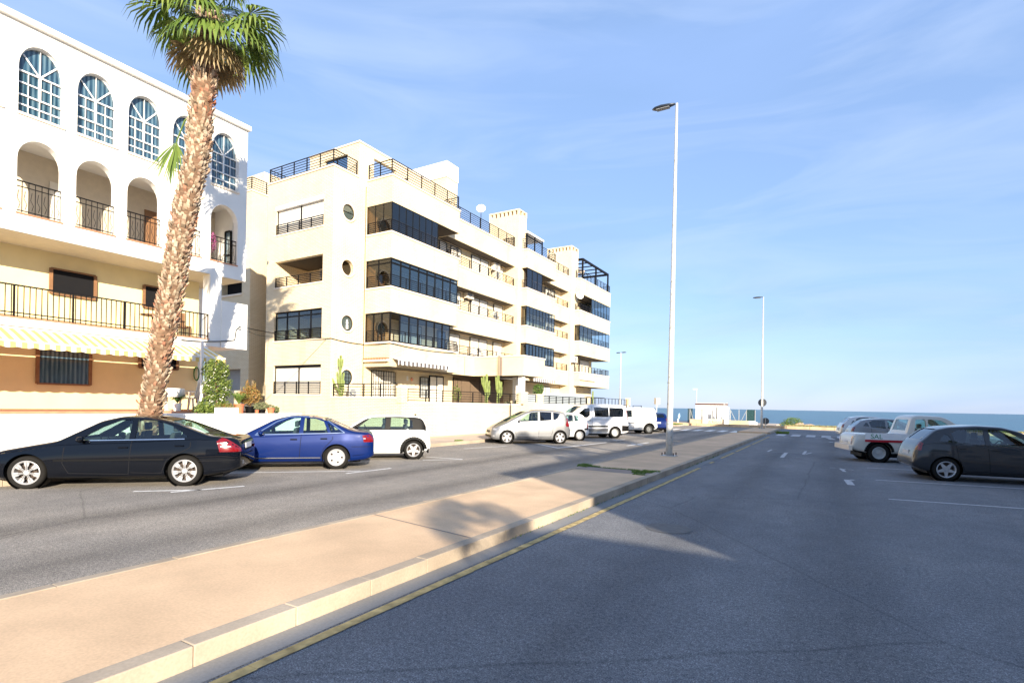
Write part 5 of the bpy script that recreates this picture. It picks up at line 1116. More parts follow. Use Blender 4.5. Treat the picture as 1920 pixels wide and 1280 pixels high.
# ---- white three door hatchback with black pillars
whp = paint('white_paint_car', (.74,.75,.75), .0, False, .3)
SP = dict(L=3.63, W=1.69, H=1.41, axles=(.62, 3.087), wheel=(.300, .215, 'five'), paint=whp, tum=.22, blackhouse=(.9, 3.46), archtrim=True,
    hw=[(0,.72),(.04,.82),(.15,.91),(.4,.97),(.9,1.),(2.9,1.),(3.35,.97),(3.5,.93),(3.6,.86),(3.63,.80)],
    top=[(0,.55),(.04,.68),(.2,.80),(.85,.94),(1.08,1.0),(1.60,1.33),(1.85,1.395),(2.6,1.415),(3.15,1.40),(3.34,1.36),(3.42,1.28),(3.50,1.0),(3.55,.93),(3.61,.78),(3.63,.60)],
    belt=[(0,.52),(.3,.78),(1.0,.91),(2.5,.935),(3.4,.945),(3.55,.88),(3.63,.58)], bot=[(0,.30),(.12,.2),(.5,.18),(3.2,.18),(3.5,.25),(3.63,.33)],
    side=[[(1.30,.955),(1.66,1.23),(1.72,1.30),(2.22,1.325),(2.20,.96)],[(2.36,.965),(2.38,1.325),(2.92,1.30),(3.05,1.22),(3.06,1.0),(3.0,.975)]],
    ws=(1.03,1.33,.64,.57,1.8), rs=(.98,1.27,.55,.50,2.95), seats=(1.95,2.65), dash=1.25, dashz=.94, mirror=(1.34,.95), plate=.62, mirrormat=M['plastic'],
    seams=[[(1.22,.9),(1.22,.5),(1.3,.25),(2.25,.24),(2.34,.9)]], handles=[(2.16,.82)], trims=[('plastic',.12,[(.98,.24),(2.72,.24)]),('plastic',.03,[(.95,.945),(3.42,.96)])],
    patches=[('fuel_cap','chrome','side',[(2.82+.055*math.cos(a),.82+.055*math.sin(a)) for a in [2*math.pi*k/14 for k in range(14)]],.006),('tail_light','redlens','rear',[(-.62,.66),(-.50,.66),(-.50,.86),(-.60,.86)],.006),('tail_light','redlens','rear',[(.62,.66),(.50,.66),(.50,.86),(.60,.86)],.006),('headlight','clearlens','fq',[(-.1,.58),(.12,.56),(.12,.74),(-.08,.76)],.006)],
    boxes=[('antenna','plastic',[(-1.40,-1.34,-.02,.02,1.33,1.43)]),('mud_flap','plastic',[(-1.76,-1.72,.5,.75,.2,.34)])])
car3 = build_car(SP, place(SP, G(775, 861)), HEAD, 'white three door hatchback with black window pillars and black wheel arches')
# ---- silver one-box hatchback
sil = paint('silver_paint', (.21,.215,.225), .6, True, .4)
SP = dict(L=3.84, W=1.76, H=1.59, axles=(.72, 3.288), wheel=(.308, .225, 'fivewide'), paint=sil, tum=.30,
    top=[(0,.50),(.05,.66),(.25,.80),(.75,1.02),(1.2,1.26),(1.65,1.48),(2.05,1.57),(2.5,1.595),(3.0,1.575),(3.4,1.52),(3.62,1.44),(3.72,1.15),(3.80,.9),(3.84,.62)],
    belt=[(0,.48),(.3,.70),(.8,.88),(1.5,.98),(2.5,1.04),(3.3,1.12),(3.65,1.16),(3.8,.86),(3.84,.6)], bot=[(0,.28),(.12,.2),(.5,.18),(3.3,.19),(3.7,.26),(3.84,.36)],
    side=[[(1.22,1.03),(1.66,1.34),(1.92,1.46),(2.22,1.49),(2.20,1.065)],[(2.30,1.07),(2.32,1.50),(2.88,1.48),(2.86,1.115)],[(2.95,1.12),(2.97,1.475),(3.30,1.43),(3.18,1.22),(3.05,1.13)]],
    ws=(1.02,1.48,.68,.55,1.95), rs=(1.12,1.46,.56,.48,3.2), seats=(2.1,2.85), seatz=.12, dash=1.35, dashz=1.0, mirror=(1.30,1.03), plate=.74, sideglass={1: M['glass_cardark'], 2: M['glass_cardark']},
    seams=[[(1.15,.95),(1.12,.5),(1.2,.32),(2.22,.30),(2.26,1.05)],[(2.26,.32),(2.80,.30),(2.9,.55),(2.94,.85),(2.94,1.1)]], handles=[(2.08,.90),(2.80,.95)],
    trims=[(M['grey'],.02,[(1.1,.40),(2.85,.41)])],
    patches=[('tail_light','redlens','rq',[(-.14,1.12),(-.02,.84),(.16,.80),(.20,.90),(.10,1.20),(-.08,1.24)],.006),('headlight','clearlens','fq',[(-.33,.80),(-.30,.68),(.12,.62),(.12,.68)],.006),('grille','plastic','front',[(-.32,.50),(.32,.50),(.36,.60),(-.36,.60)],.006),('lower_grille','plastic','front',[(-.62,.30),(.62,.30),(.6,.40),(-.6,.40)],.006),('fog_light','clearlens','fq',[(-.02,.33),(.08,.33),(.08,.40),(-.02,.40)],.008)])
car4 = build_car(SP, place(SP, G(1050, 832), math.radians(-135.4)), math.radians(-135.4), 'silver one-box hatchback with dark rear windows and its nose at the kerb')
# ---- small white hatchback
SP = dict(L=3.54, W=1.64, H=1.46, axles=(.66, 2.98), wheel=(.285, .200, 'cover'), paint=whp, tum=.26,
    top=[(0,.52),(.05,.66),(.25,.76),(.85,.94),(1.0,1.0),(1.6,1.36),(1.9,1.44),(2.5,1.46),(3.0,1.41),(3.22,1.34),(3.36,1.08),(3.46,.95),(3.52,.75),(3.54,.5)],
    belt=[(0,.5),(.3,.70),(1.0,.88),(2.5,.94),(3.3,.98),(3.48,.88),(3.54,.48)], bot=[(0,.28),(.12,.2),(.5,.19),(3.1,.2),(3.4,.26),(3.54,.34)],
    side=[[(1.28,.96),(1.62,1.22),(1.75,1.33),(2.15,1.36),(2.13,.98)],[(2.24,.98),(2.26,1.36),(2.62,1.34),(2.62,1.0)],[(2.68,1.0),(2.68,1.335),(2.90,1.30),(2.92,1.03)]],
    ws=(1.02,1.36,.62,.52,1.85), rs=(1.04,1.32,.52,.46,2.9), seats=(1.95,2.6), dash=1.25, dashz=.94, mirror=(1.34,.96), plate=.55,
    seams=[[(1.2,.9),(1.2,.4),(1.3,.28),(2.15,.27),(2.2,.9)]], handles=[(2.05,.84),(2.62,.86)], trims=[('plastic',.04,[(1.0,.56),(2.55,.57)]),('plastic',.08,[(3.22,.60),(3.5,.60)])],
    patches=[('tail_light','redlens','rq',[(.0,.64),(.07,.64),(.04,.93),(-.02,.93)],.006),('headlight','clearlens','fq',[(-.2,.55),(.12,.55),(.12,.68),(-.15,.68)],.006)])
car5 = build_car(SP, place(SP, G(1087, 826)), HEAD, 'small white hatchback half hidden between the silver car and the minibus')
# ---- white and silver minibus
two = paint('white_over_silver', (.74,.75,.76), .1, True, .3)
SP = dict(hw=[(0,.70),(.04,.80),(.15,.90),(.4,.965),(.9,1.),(4.2,1.),(4.6,.985),(4.72,.95),(4.8,.88)], L=4.80, W=1.90, H=1.94, axles=(.98, 3.90), wheel=(.33, .21, 'steel'), rimmat=M['galv'], paint=two, tum=.15,
    top=[(0,.62),(.04,.76),(.2,.90),(.8,1.12),(1.05,1.20),(1.75,1.70),(2.1,1.86),(2.6,1.93),(3.6,1.94),(4.45,1.92),(4.62,1.86),(4.72,1.45),(4.78,1.0),(4.80,.55)],
    belt=[(0,.58),(.3,.82),(1.0,1.08),(2.0,1.14),(4.4,1.17),(4.7,1.14),(4.8,.53)], bot=[(0,.32),(.12,.26),(.5,.24),(4.3,.25),(4.65,.30),(4.8,.38)],
    side=[[(1.42,1.17),(1.82,1.50),(2.05,1.68),(2.36,1.70),(2.38,1.30),(2.22,1.16)],[(2.66,1.22),(2.64,1.74),(3.52,1.75),(3.52,1.21)],[(3.56,1.21),(3.56,1.75),(4.38,1.72),(4.46,1.62),(4.42,1.26),(4.34,1.21)]],
    ws=(1.22,1.78,.76,.66,2.1), rs=(1.2,1.72,.70,.62,4.2), seats=(2.35,3.2), seatz=.25, dash=1.5, dashz=1.15, mirror=(1.5,1.2), plate=.85, glassmat=M['glass_cardark'],
    seams=[[(1.32,1.1),(1.3,.5),(1.45,.32),(2.48,.30),(2.50,1.8)],[(2.50,1.06),(4.45,1.06)]], handles=[(2.34,1.0)], handlemat=M['plastic'],
    trims=[('plastic',.09,[(1.35,.66),(3.45,.68)]),(sil,.16,[(1.45,.46),(3.45,.48)]),(M['grey'],.03,[(1.4,.36),(3.4,.36)])],
    patches=[('tail_light','redlens','rq',[(.06,.95),(.12,.95),(.10,1.6),(.05,1.6)],.006),('bumper','plastic','rear',[(-.88,.44),(.88,.44),(.88,.74),(-.88,.74)],.01),('bumper_corner','plastic','side',[(4.31,.40),(4.72,.42),(4.75,.72),(4.31,.74)],.008),('headlight','clearlens','fq',[(-.25,.74),(.12,.66),(.12,.86),(-.2,.92)],.006)])
car6 = build_car(SP, place(SP, G(1153, 821.5)), HEAD, 'white and silver minibus with dark tinted windows parked by the garden wall', 'parked_minibus', 'minibus')
# ---- white panel van with roof bars
SP = dict(hw=[(0,.70),(.04,.80),(.15,.90),(.4,.965),(.9,1.),(3.6,1.),(3.95,.985),(4.08,.95),(4.14,.9)], L=4.14, W=1.74, H=1.80, axles=(.80, 3.49), wheel=(.315, .20, 'steel'), rimmat=M['steelrim'], paint=whp, tum=.12, archtrim=True,
    top=[(0,.58),(.04,.72),(.2,.84),(.8,1.02),(1.05,1.10),(1.6,1.58),(1.85,1.72),(2.2,1.79),(3.0,1.80),(3.85,1.78),(4.0,1.72),(4.08,1.4),(4.12,.9),(4.14,.5)],
    belt=[(0,.55),(.3,.78),(1.0,1.02),(2.2,1.06),(3.9,1.08),(4.1,.9),(4.14,.48)], bot=[(0,.32),(.12,.26),(.5,.24),(3.7,.25),(4.0,.30),(4.14,.38)],
    side=[[(1.32,1.10),(1.66,1.40),(1.80,1.56),(2.22,1.60),(2.22,1.12)]],
    ws=(1.14,1.66,.70,.62,1.95), rs=(1.1,1.6,.60,.56,3.7), seats=(2.0,None), seatz=.2, dash=1.4, dashz=1.08, mirror=(1.4,1.14), plate=.78, rearglass=M['glass_cardark'],
    seams=[[(1.24,1.05),(1.24,.5),(1.35,.30),(2.3,.28),(2.32,1.7)],[(2.36,.3),(3.05,.3)],[(3.1,.95),(3.1,1.7)]], handles=[(2.2,.96)], handlemat=M['plastic'],
    trims=[('plastic',.04,[(1.25,.72),(3.02,.73)]),(M['grey'],.03,[(1.25,.55),(3.0,.55)]),(M['grey'],.03,[(1.25,.42),(3.0,.42)]),('plastic',.22,[(3.92,.40),(4.1,.42)])],
    patches=[('tail_light','redlens','rq',[(.06,.78),(.12,.78),(.10,1.12),(.05,1.12)],.006),('headlight','clearlens','fq',[(-.2,.68),(.12,.62),(.12,.80),(-.15,.84)],.006)],
    boxes=[('roof_bar','plastic',[(.15,.20,-.62,.62,1.88,1.91),(.15,.20,-.62,-.58,1.76,1.88),(.15,.20,.58,.62,1.76,1.88),(-.95,-.90,-.62,.62,1.88,1.91),(-.95,-.90,-.62,-.58,1.76,1.88),(-.95,-.90,.58,.62,1.76,1.88)])])
car7 = build_car(SP, place(SP, G(1217, 813)), HEAD, 'white panel van with roof bars and black wheel arches', 'parked_van', 'van')
# ---- generic hatch for the far cars
def hatch(paintm, style='fivewide', dark=True, H=1.45):
    k = H/1.45
    return dict(L=4.0, W=1.70, H=H, axles=(.80, 3.30), wheel=(.305, .215, style), paint=paintm, tum=.30,
    top=[(0,.52),(.05,.64),(.25,.74),(1.0,.93),(1.75,1.33*k),(2.1,1.43*k),(2.6,1.45*k),(3.2,1.40*k),(3.5,1.32*k),(3.82,1.02),(3.92,.92),(3.98,.7),(4.0,.5)],
    belt=[(0,.5),(.3,.68),(1.1,.87),(2.5,.93),(3.6,.99),(3.9,.88),(4.0,.48)], bot=[(0,.28),(.12,.2),(.5,.19),(3.5,.2),(3.85,.27),(4.0,.36)],
    side=[[(1.42,.95),(1.85,1.22*k),(2.02,1.32*k),(2.40,1.36*k),(2.38,.97)],[(2.48,.97),(2.50,1.36*k),(3.02,1.34*k),(3.18,1.24*k),(3.10,1.0)],[(3.16,1.02),(3.24,1.2),(3.32,1.22),(3.44,1.05)]],
    ws=(.98,1.35*k,.64,.53,2.0), rs=(1.06,1.33*k,.56,.48,3.2), seats=(2.1,2.85), dash=1.45, dashz=.92, mirror=(1.48,.95), plate=.70,
    sideglass={1: M['glass_cardark'], 2: M['glass_cardark']} if dark else {}, rearglass=M['glass_cardark'],
    seams=[[(1.3,.9),(1.3,.4),(1.4,.28),(2.4,.27),(2.44,.95)],[(2.44,.3),(2.9,.28),(3.05,.6),(3.1,.95)]], handles=[(2.28,.84),(2.98,.87)],
    patches=[('tail_light','redlens','rq',[(-.08,.80),(.08,.78),(.08,.98),(-.04,1.0)],.006),('headlight','clearlens','fq',[(-.2,.55),(.12,.55),(.12,.68),(-.15,.68)],.006)])
SP = hatch(blu); a8 = math.radians(113); car8 = build_car(SP, place(SP, G(1251, 810), a8, -1), a8, 'blue hatchback seen from behind between the white van and the lamp post base')
# ---- right hand row, tails to the road
cr = paint('cream_paint', (.60,.57,.50), .1, True, .35); sil2 = paint('warm_silver_paint', (.55,.54,.52), .5)
aR = math.radians(9)
def place_rear(sp, pt, rz):      # rear left bumper corner at pt
    f = Vector((math.cos(rz), math.sin(rz), 0)); l = Vector((-f.y, f.x, 0)); return Vector((pt[0], pt[1], 0))+f*sp['L']/2-l*(sp['W']/2-.1)
SP = hatch(sil2, H=1.50); car9 = build_car(SP, place_rear(SP, (.45, 40.2), aR), aR, 'grey silver hatchback at the far end of the right hand row', group=None)
SP = hatch(sil); car10 = build_car(SP, place_rear(SP, (.75, 33.5), aR), aR, 'bright silver hatchback on the right between the pickup and the farthest car', group=None)
M['redpaint'] = plain('red_paint', (.40,.01,.02), .5, var=.05); M['greenpaint'] = plain('green_lettering', (.03,.22,.10), .5, var=0)
# pickup with a sign board along its bed
SP = dict(hw=[(0,.74),(.04,.84),(.15,.93),(.4,.975),(.9,1.),(4.3,1.),(4.6,.99),(4.75,.97),(4.8,.95)], L=4.8, W=1.74, H=1.70, axles=(.85, 3.98), wheel=(.335, .21, 'steel'), rimmat=M['galv'], paint=cr, tum=.2,
    top=[(0,.60),(.05,.78),(.25,.92),(1.15,1.06),(1.32,1.13),(1.88,1.58),(2.1,1.67),(2.75,1.69),(2.98,1.64),(3.08,1.30),(3.12,1.02),(3.3,1.0),(4.7,1.0),(4.77,.96),(4.8,.6)],
    belt=[(0,.58),(.3,.84),(1.3,1.02),(3.0,1.04),(3.2,.97),(4.7,.97),(4.8,.58)], bot=[(0,.36),(.12,.30),(.5,.30),(4.3,.32),(4.7,.40),(4.8,.46)],
    side=[[(1.60,1.09),(1.98,1.42),(2.12,1.52),(2.50,1.55),(2.50,1.09)],[(2.58,1.09),(2.58,1.55),(2.86,1.53),(2.92,1.09)]],
    ws=(1.16,1.58,.68,.58,2.2), rs=(1.14,1.52,.56,.52,2.85), seats=(2.4,None), seatz=.12, dash=1.7, dashz=1.06, mirror=(1.66,1.1), plate=.66, archtrim=True,
    seams=[[(1.50,1.0),(1.48,.6),(1.6,.40),(2.56,.38),(2.58,1.5)],[(3.14,.4),(3.14,.98)]], rseams=[[(-.72,.98),(-.72,.55),(.72,.55),(.72,.98)]], handles=[(2.42,.95)], handlemat=M['plastic'], trims=[('plastic',.05,[(1.3,.42),(3.1,.42)])],
    patches=[('tail_light','redlens','rear',[(.62,.62),(.74,.62),(.74,.88),(.62,.88)],.008),('tail_light','redlens','rear',[(-.62,.62),(-.74,.62),(-.74,.88),(-.62,.88)],.008),('headlight','clearlens','fq',[(-.2,.66),(.12,.64),(.12,.82),(-.15,.84)],.006),('grille','plastic','front',[(-.5,.56),(.5,.56),(.5,.72),(-.5,.72)],.006)],
    boxes=[('bumper','coping',[(-2.52,-2.40,-.86,.86,.40,.58)])])
aP = math.radians(14); fP = Vector((math.cos(aP), math.sin(aP), 0)); lP = Vector((-fP.y, fP.x, 0)); wr = G(1597, 864)+Vector((.8,0,0))
pk_ = build_car(SP, place(SP, wr, aP, -1), aP, 'cream pickup truck on the right with a white and red lettered board on its bed', 'parked_pickup', 'pickup truck')
sg = MB(); sg.box(-2.02,-.72,-.888,-.868,.80,1.03); so2 = sg.build('sign_board', M['whitepaint'], pk_); g = MB(); g.box(-2.02,-.72,-.889,-.868,.72,.798); g.build('red_band', M['redpaint'], so2)
cu = bpy.data.curves.new('lettering', 'FONT'); cu.body = 'SAL'; cu.size = .23; cu.extrude = .002; lo = bpy.data.objects.new('lettering', cu); COL.objects.link(lo); dg = bpy.context.evaluated_depsgraph_get(); lm = bpy.data.meshes.new_from_object(lo.evaluated_get(dg)); bpy.data.objects.remove(lo)
lo = bpy.data.objects.new('lettering', lm); COL.objects.link(lo); lm.materials.append(M['greenpaint']); lo.parent = so2; lo.rotation_euler = (math.radians(90), 0, 0); lo.location = (-1.86, -.891, .835)
gph = paint('graphite_paint', (.03,.032,.036), .4)
SP = hatch(gph, 'five', H=1.47); build_car(SP, place_rear(SP, (1.75, 19.2), aR), aR, 'dark graphite hatchback parked nearest on the right', group=None)
# ================================================================== PALM AT THE LEFT KERB
def fan_leaf(b, base, d, ln, size, r, droop=.25, seg=22, spread=1.0):
    """a fan palm leaf: petiole, then pleated blades splaying from its tip and drooping at their ends"""
    d = Vector(d).normalized(); base = Vector(base); tip = base+d*ln+Vector((0,0,-ln*ln*droop*.22))
    side = d.cross(Vector((0,0,1)));  side = side.normalized() if side.length > .05 else Vector((1,0,0)); nrm = side.cross(d).normalized()
    b.tube([base, base.lerp(tip, .5)+nrm*.05, tip], [.018, .014, .010], 4, cap=False)
    for i in range(seg):
        a = (-1+2*i/(seg-1))*1.75*spread; L = size*(1-.25*abs(a)/1.75)*r.uniform(.88, 1.08)
        dd = (d*math.cos(a)+side*math.sin(a)).normalized(); w = size*.052; t_ = (side*math.cos(a)-d*math.sin(a)).normalized(); p1 = tip+dd*L*.55+nrm*(.03 if i % 2 else -.03)
        dr = Vector((0,0,-1))*L*droop*(.6+.4*abs(a)); p2 = tip+dd*L*.86+dr*.55; p3 = tip+dd*L*.98+dr*1.35
        b.add([tip, p1-t_*w, p1+t_*w, p2-t_*w*.55, p2+t_*w*.55, p3], [(0,1,2),(1,3,4,2),(3,5,4)])
def palm(axis, r0, label, seed, boots=1500, leaves=44, size=.85, group=None):
    P = [Vector(p) for p in axis]; t = empty('palm_tree', P[0], 0, label, 'palm tree', group); o = P[0]; r = random.Random(seed)
    Q = [p-o for p in P]; S_ = []
    for i in range(len(Q)-1):
        for k in range(6): S_.append(Q[i].lerp(Q[i+1], k/6))
    S_.append(Q[-1]); n = len(S_); rad = [r0*(1.25 if i < 2 else 1)*(1+.06*math.sin(i*1.7)) for i in range(n)]
    g = MB(); g.tube(S_, [x*.86 for x in rad], 16); tr = g.build('trunk', M['trunk'], t, smooth=True)
    g = MB()
    for i in range(boots):
        u = (i+r.random())/boots*(n-1.01); k = int(u); c = S_[k].lerp(S_[k+1], u-k); ax = (S_[k+1]-S_[k]).normalized(); a = i*2.39996+r.uniform(-.3, .3)
        e = ax.orthogonal().normalized(); f_ = ax.cross(e); rd = e*math.cos(a)+f_*math.sin(a); tg = ax.cross(rd); R_ = rad[k]*.84; w = r.uniform(.03, .055); h_ = r.uniform(.06, .13); out = r.uniform(.03, .11); tw = r.uniform(-.03, .03)
        p = c+rd*R_; q = p+ax*h_+rd*out+tg*tw
        g.add([p-tg*w-ax*.02, p+tg*w-ax*.02, q+tg*w*.55, q-tg*w*.55, p+rd*out*.75+ax*h_*.35-tg*w*.8, p+rd*out*.75+ax*h_*.35+tg*w*.8, q+rd*-.03], [(0,1,5,4),(4,5,2,3),(3,2,6),(0,4,3,6),(1,6,2,5)])
    g.build('leaf_bases', M['boots'], t)
    top = S_[-1]; g = MB(); dg_ = MB()
    for i in range(leaves):
        a = i*2.39996+r.uniform(-.2,.2); el = math.radians(r.uniform(-30, 80)) if i > leaves*.3 else math.radians(r.uniform(-45, -5)); d = (math.cos(a)*math.cos(el), math.sin(a)*math.cos(el), math.sin(el))
        fan_leaf(g, top+Vector((0,0,r.uniform(-.25,.25))), d, r.uniform(.7, 1.15), size*r.uniform(.8, 1.1), r, .28 if el > 0 else .5)
    for i in range(int(leaves*.35)):
        a = r.uniform(0, 6.28); el = math.radians(r.uniform(-80, -55)); d = (math.cos(a)*math.cos(el), math.sin(a)*math.cos(el), math.sin(el)); fan_leaf(dg_, top+Vector((math.cos(a)*r0*.8, math.sin(a)*r0*.8, -.35)), d, r.uniform(.5, .8), size*.8, r, .2, 16, .7)
    g.build('crown', M['palmleaf'], t); dg_.build('dead_leaves', M['deadleaf'], t); return t
t_ = NT('palm_trunk'); t_.color(t_.ramp(t_.noise(t_.mapping(t_.coord(), (1,1,3)), 6, 5), [(.3, (.09,.05,.03)), (.7, (.24,.15,.09))])); t_.b.inputs['Roughness'].default_value = .95; M['trunk'] = t_.m
t_ = NT('palm_boots'); gi = t_.node('ShaderNodeNewGeometry'); c1 = t_.ramp(gi.outputs['Random Per Island'], [(0, (.20,.14,.09)), (.3, (.38,.29,.20)), (.62, (.52,.42,.31)), (.8, (.32,.15,.09)), (1, (.58,.48,.36))])
n3 = t_.noise(t_.coord(), .8, 3); red = t_.ramp(n3, [(.52, (1,1,1)), (.64, (.95,.52,.38))]); t_.color(t_.mix(1., c1, red, 'MULTIPLY')); t_.b.inputs['Roughness'].default_value = .9; M['boots'] = t_.m
AX = [(-15.62,7.25,.1),(-15.40,7.37,1.9),(-15.16,7.49,3.58),(-15.0,7.58,4.57),(-14.88,7.65,5.52),(-14.72,7.74,6.71),(-14.45,7.9,8.21),(-14.41,7.92,8.99),(-14.3,7.98,10.7),(-14.2,8.02,12.0)]
pm_ = palm(AX, .285, 'tall leaning fan palm with a shaggy trunk in front of the white arcaded building', 5, 1900, 36, .95)
# one low green leaf hanging from the trunk
g = MB(); rr = random.Random(8); p0 = Vector((-14.5, 7.85, 8.75))-Vector(AX[0])
g.tube([p0+Vector((.02,.02,.7)), p0+Vector((-.20,-.17,.35)), p0+Vector((-.42,-.25,-.18))], [.03,.022,.016], 5)
tp = p0+Vector((-.42,-.25,-.18))
for i in range(26):
    a = (-1+2*i/25)*1.0; L = rr.uniform(.95, 1.3)*(1-.2*abs(a)); rt_ = Vector((CYW, SY, 0)); d = Vector((0,0,-1))*math.cos(a)+rt_*math.sin(a)*.55+rt_*-.30; d.y += rr.uniform(-.12,.12); s_ = Vector((CYW, SY, 0))*.026
    p1 = tp+d*L*.5; p2 = tp+d*L*.85+Vector((0,0,-.05)); p3 = tp+d*L+Vector((0,0,-.12)); g.add([tp, p1-s_, p1+s_, p2-s_*.5, p2+s_*.5, p3], [(0,1,2),(1,3,4,2),(3,5,4)])
g.build('hanging_leaf', M['palmleaf'], pm_)
g = MB(); g.lathe([(0,.142),(.75,.142)], 24, Matrix.Translation((-15.6,7.25,.002))); g.build('tree_pit', M['earth'], kind='structure')
# ================================================================== LAMP POSTS
def lamp_post(loc, H, rb, rtp, label, heads=((-1,0),), group='tall street lamps', base=True, tilt=0):
    t = empty('street_lamp', loc, 0, label, 'street lamp', group)
    g = MB(); pr = [(rb, 0), (rb*.97, 1.1), (rb*.9, 1.12), (rtp, H)] if base else [(rb, 0), (rtp, H)]
    g.lathe(pr, 20, Matrix.Rotation(tilt, 4, 'Y')); po = g.build('pole', M['pole'], t, smooth=True)
    if base:
        g = MB(); g.box(-.24,.24,-.24,.24,0,.02); pl = g.build('base_plate', M['pole'], t); g = MB()
        for (a, b_) in ((-1,-1),(1,-1),(1,1),(-1,1)): g.lathe([(.018,.0),(.018,.09),(0,.10)], 8, Matrix.Translation((a*.19,b_*.19,.02)))
        g.build('anchor_bolts', M['rust'], pl); g = MB(); g.box(rb*.2, rb*1.02, -.06, .06, .45, .85); g.build('service_hatch', M['galv'], po, bevel=.01)
        g = MB(); g.lathe([(rb*1.04,1.08),(rb*1.04,1.12)], 20); g.lathe([(rb*.9,2.5),(rb*.9,2.53)],20); g.build('collar', M['galv'], po)
    for (dx, dy) in heads:
        d = Vector((dx, dy, 0)); top = Vector((math.sin(tilt)*H, 0, H)); g = MB(); c = top+d*.42; s_ = Vector((-dy, dx, 0))
        vs = []; fs = []; prof = [(-.36,.05,.03),(-.15,.11,.055),(.1,.15,.065),(.32,.12,.05),(.42,.04,.02)]; n = 10
        for (x, w_, h_) in prof:
            for k in range(n): a = 2*math.pi*k/n; vs.append(c+d*x+s_*w_*math.cos(a)+Vector((0,0,h_*math.sin(a))))
        fs = [(i*n+k, i*n+(k+1) % n, (i+1)*n+(k+1) % n, (i+1)*n+k) for i in range(4) for k in range(n)]+[tuple(range(n-1,-1,-1)), tuple(4*n+k for k in range(n))]
        g.add(vs, fs); hd = g.build('lamp_head', M['lamphead'], t, smooth=True); g = MB(); g.obox(c+d*.05+Vector((0,0,-.062)), d, s_, Vector((0,0,1)), .22, .09, .008); g.build('lens', M['grey'], hd)
    return t
t_ = NT('painted_pole'); c_ = t_.coord(); t_.color(t_.mix(1., t_.ramp(t_.noise(t_.mapping(c_, (6,6,.8)), 2, 5), [(.3, (.50,.50,.47)), (.7, (.62,.61,.57))]), t_.ramp(t_.noise(c_, 9, 5), [(.56, (1,1,1)), (.7, (.6,.55,.48))]), 'MULTIPLY')); t_.b.inputs['Roughness'].default_value = .5; t_.b.inputs['Metallic'].default_value = .15; M['pole'] = t_.m
M['lamphead'] = plain('lamp_head_grey', (.03,.04,.06), .4, .2, var=0)
lamp_post((-4.68, 18.62, .14), 12.1, .115, .042, 'tall pale lamp post on the median whose top leaves the frame', tilt=.0045)
lamp_post((-4.93, 51.2, .14), 11.45, .105, .045, 'lamp post at the far end of the median carrying a round sign', tilt=-.004)
lamp_post((-23.5, 67.7, .2), 8.75, .12, .06, 'double headed lamp post behind the garden wall by the sea', ((-.86,.35),(.9,-.1)), base=False)
pk = PY(1306, 730, 66); t = empty('street_lamp', (pk.x, 66, .2), 0, 'thin small lamp post rising behind the kiosk', 'street lamp'); g = MB(); g.tube([(0,0,0),(0,0,pk.z-.2)], .04, 8); g.build('pole', M['pole'], t); g = MB(); g.box(-.42,.06,-.08,.08,pk.z-.22,pk.z-.1); g.build('lamp_head', M['whitepaint'], t, bevel=.02)
# signs seen from behind
def round_sign(loc, zc, r, label, pole=True, rz=0):
    t = empty('road_sign', loc, rz, label, 'road sign'); rot = Matrix.Translation((0,.05,zc)) @ Matrix.Rotation(math.radians(90), 4, 'X'); g = MB(); g.lathe([(0,-.012),(r,-.012),(r,.012),(r-.02,.012),(r-.02,0),(0,0)], 32, rot); g.build('disc', M['signback'], t)
    if pole: g = MB(); g.tube([(0,0,0),(0,0,zc+r*.9)], .03, 8); g.build('post', M['galv'], t)
    else: g = MB(); g.box(-.14,.14,-.02,.02,zc-.02,zc+.02); g.build('clamp', M['galv'], t)
    return t
M['signback'] = plain('sign_back', (.10,.105,.11), .4, .4, var=.05)
round_sign((-4.93, 51.35, 0), 2.4, .34, 'round dark sign back clamped to the far lamp post', False); round_sign((-4.8, 53.0, .14), .62, .30, 'low round sign on a short post beside the far lamp post')
p = PX(1231, 753.5, -14.3); t = empty('road_sign', (p.x, p.y, .14), 0, 'pale folded sign board on a white post above the blue car', 'road sign'); g = MB(); g.tube([(0,0,0),(0,0,p.z+.1)], .05, 8); g.build('post', M['whitepaint'], t)
g = MB(); g.box(.0,.33,-.02,.0,p.z-.36,p.z+.26); g.build('board', M['coping'], t); g = MB(); g.bar((-.02,.0,p.z-.05),(-.30,.22,p.z-.05),.03,.62); g.build('board', M['shutter'], t)
p = G(1271, 793.5, .1); t = empty('beach_post', (p.x, p.y, .14), 0, 'slim pale blue and white post standing on the grass by the sea', 'post'); g = MB(); g.lathe([(.07,0),(.08,.45),(.05,.46)], 12); g.build('stand', M['whitepaint'], t); g = MB(); g.lathe([(.05,.46),(.13,.55),(.14,.85),(.07,.95),(.09,1.05),(0,1.1)], 14, Matrix.Rotation(.12, 4, 'Y')); g.build('shroud', plain('pale_blue', (.35,.55,.75), .5), t, smooth=True)
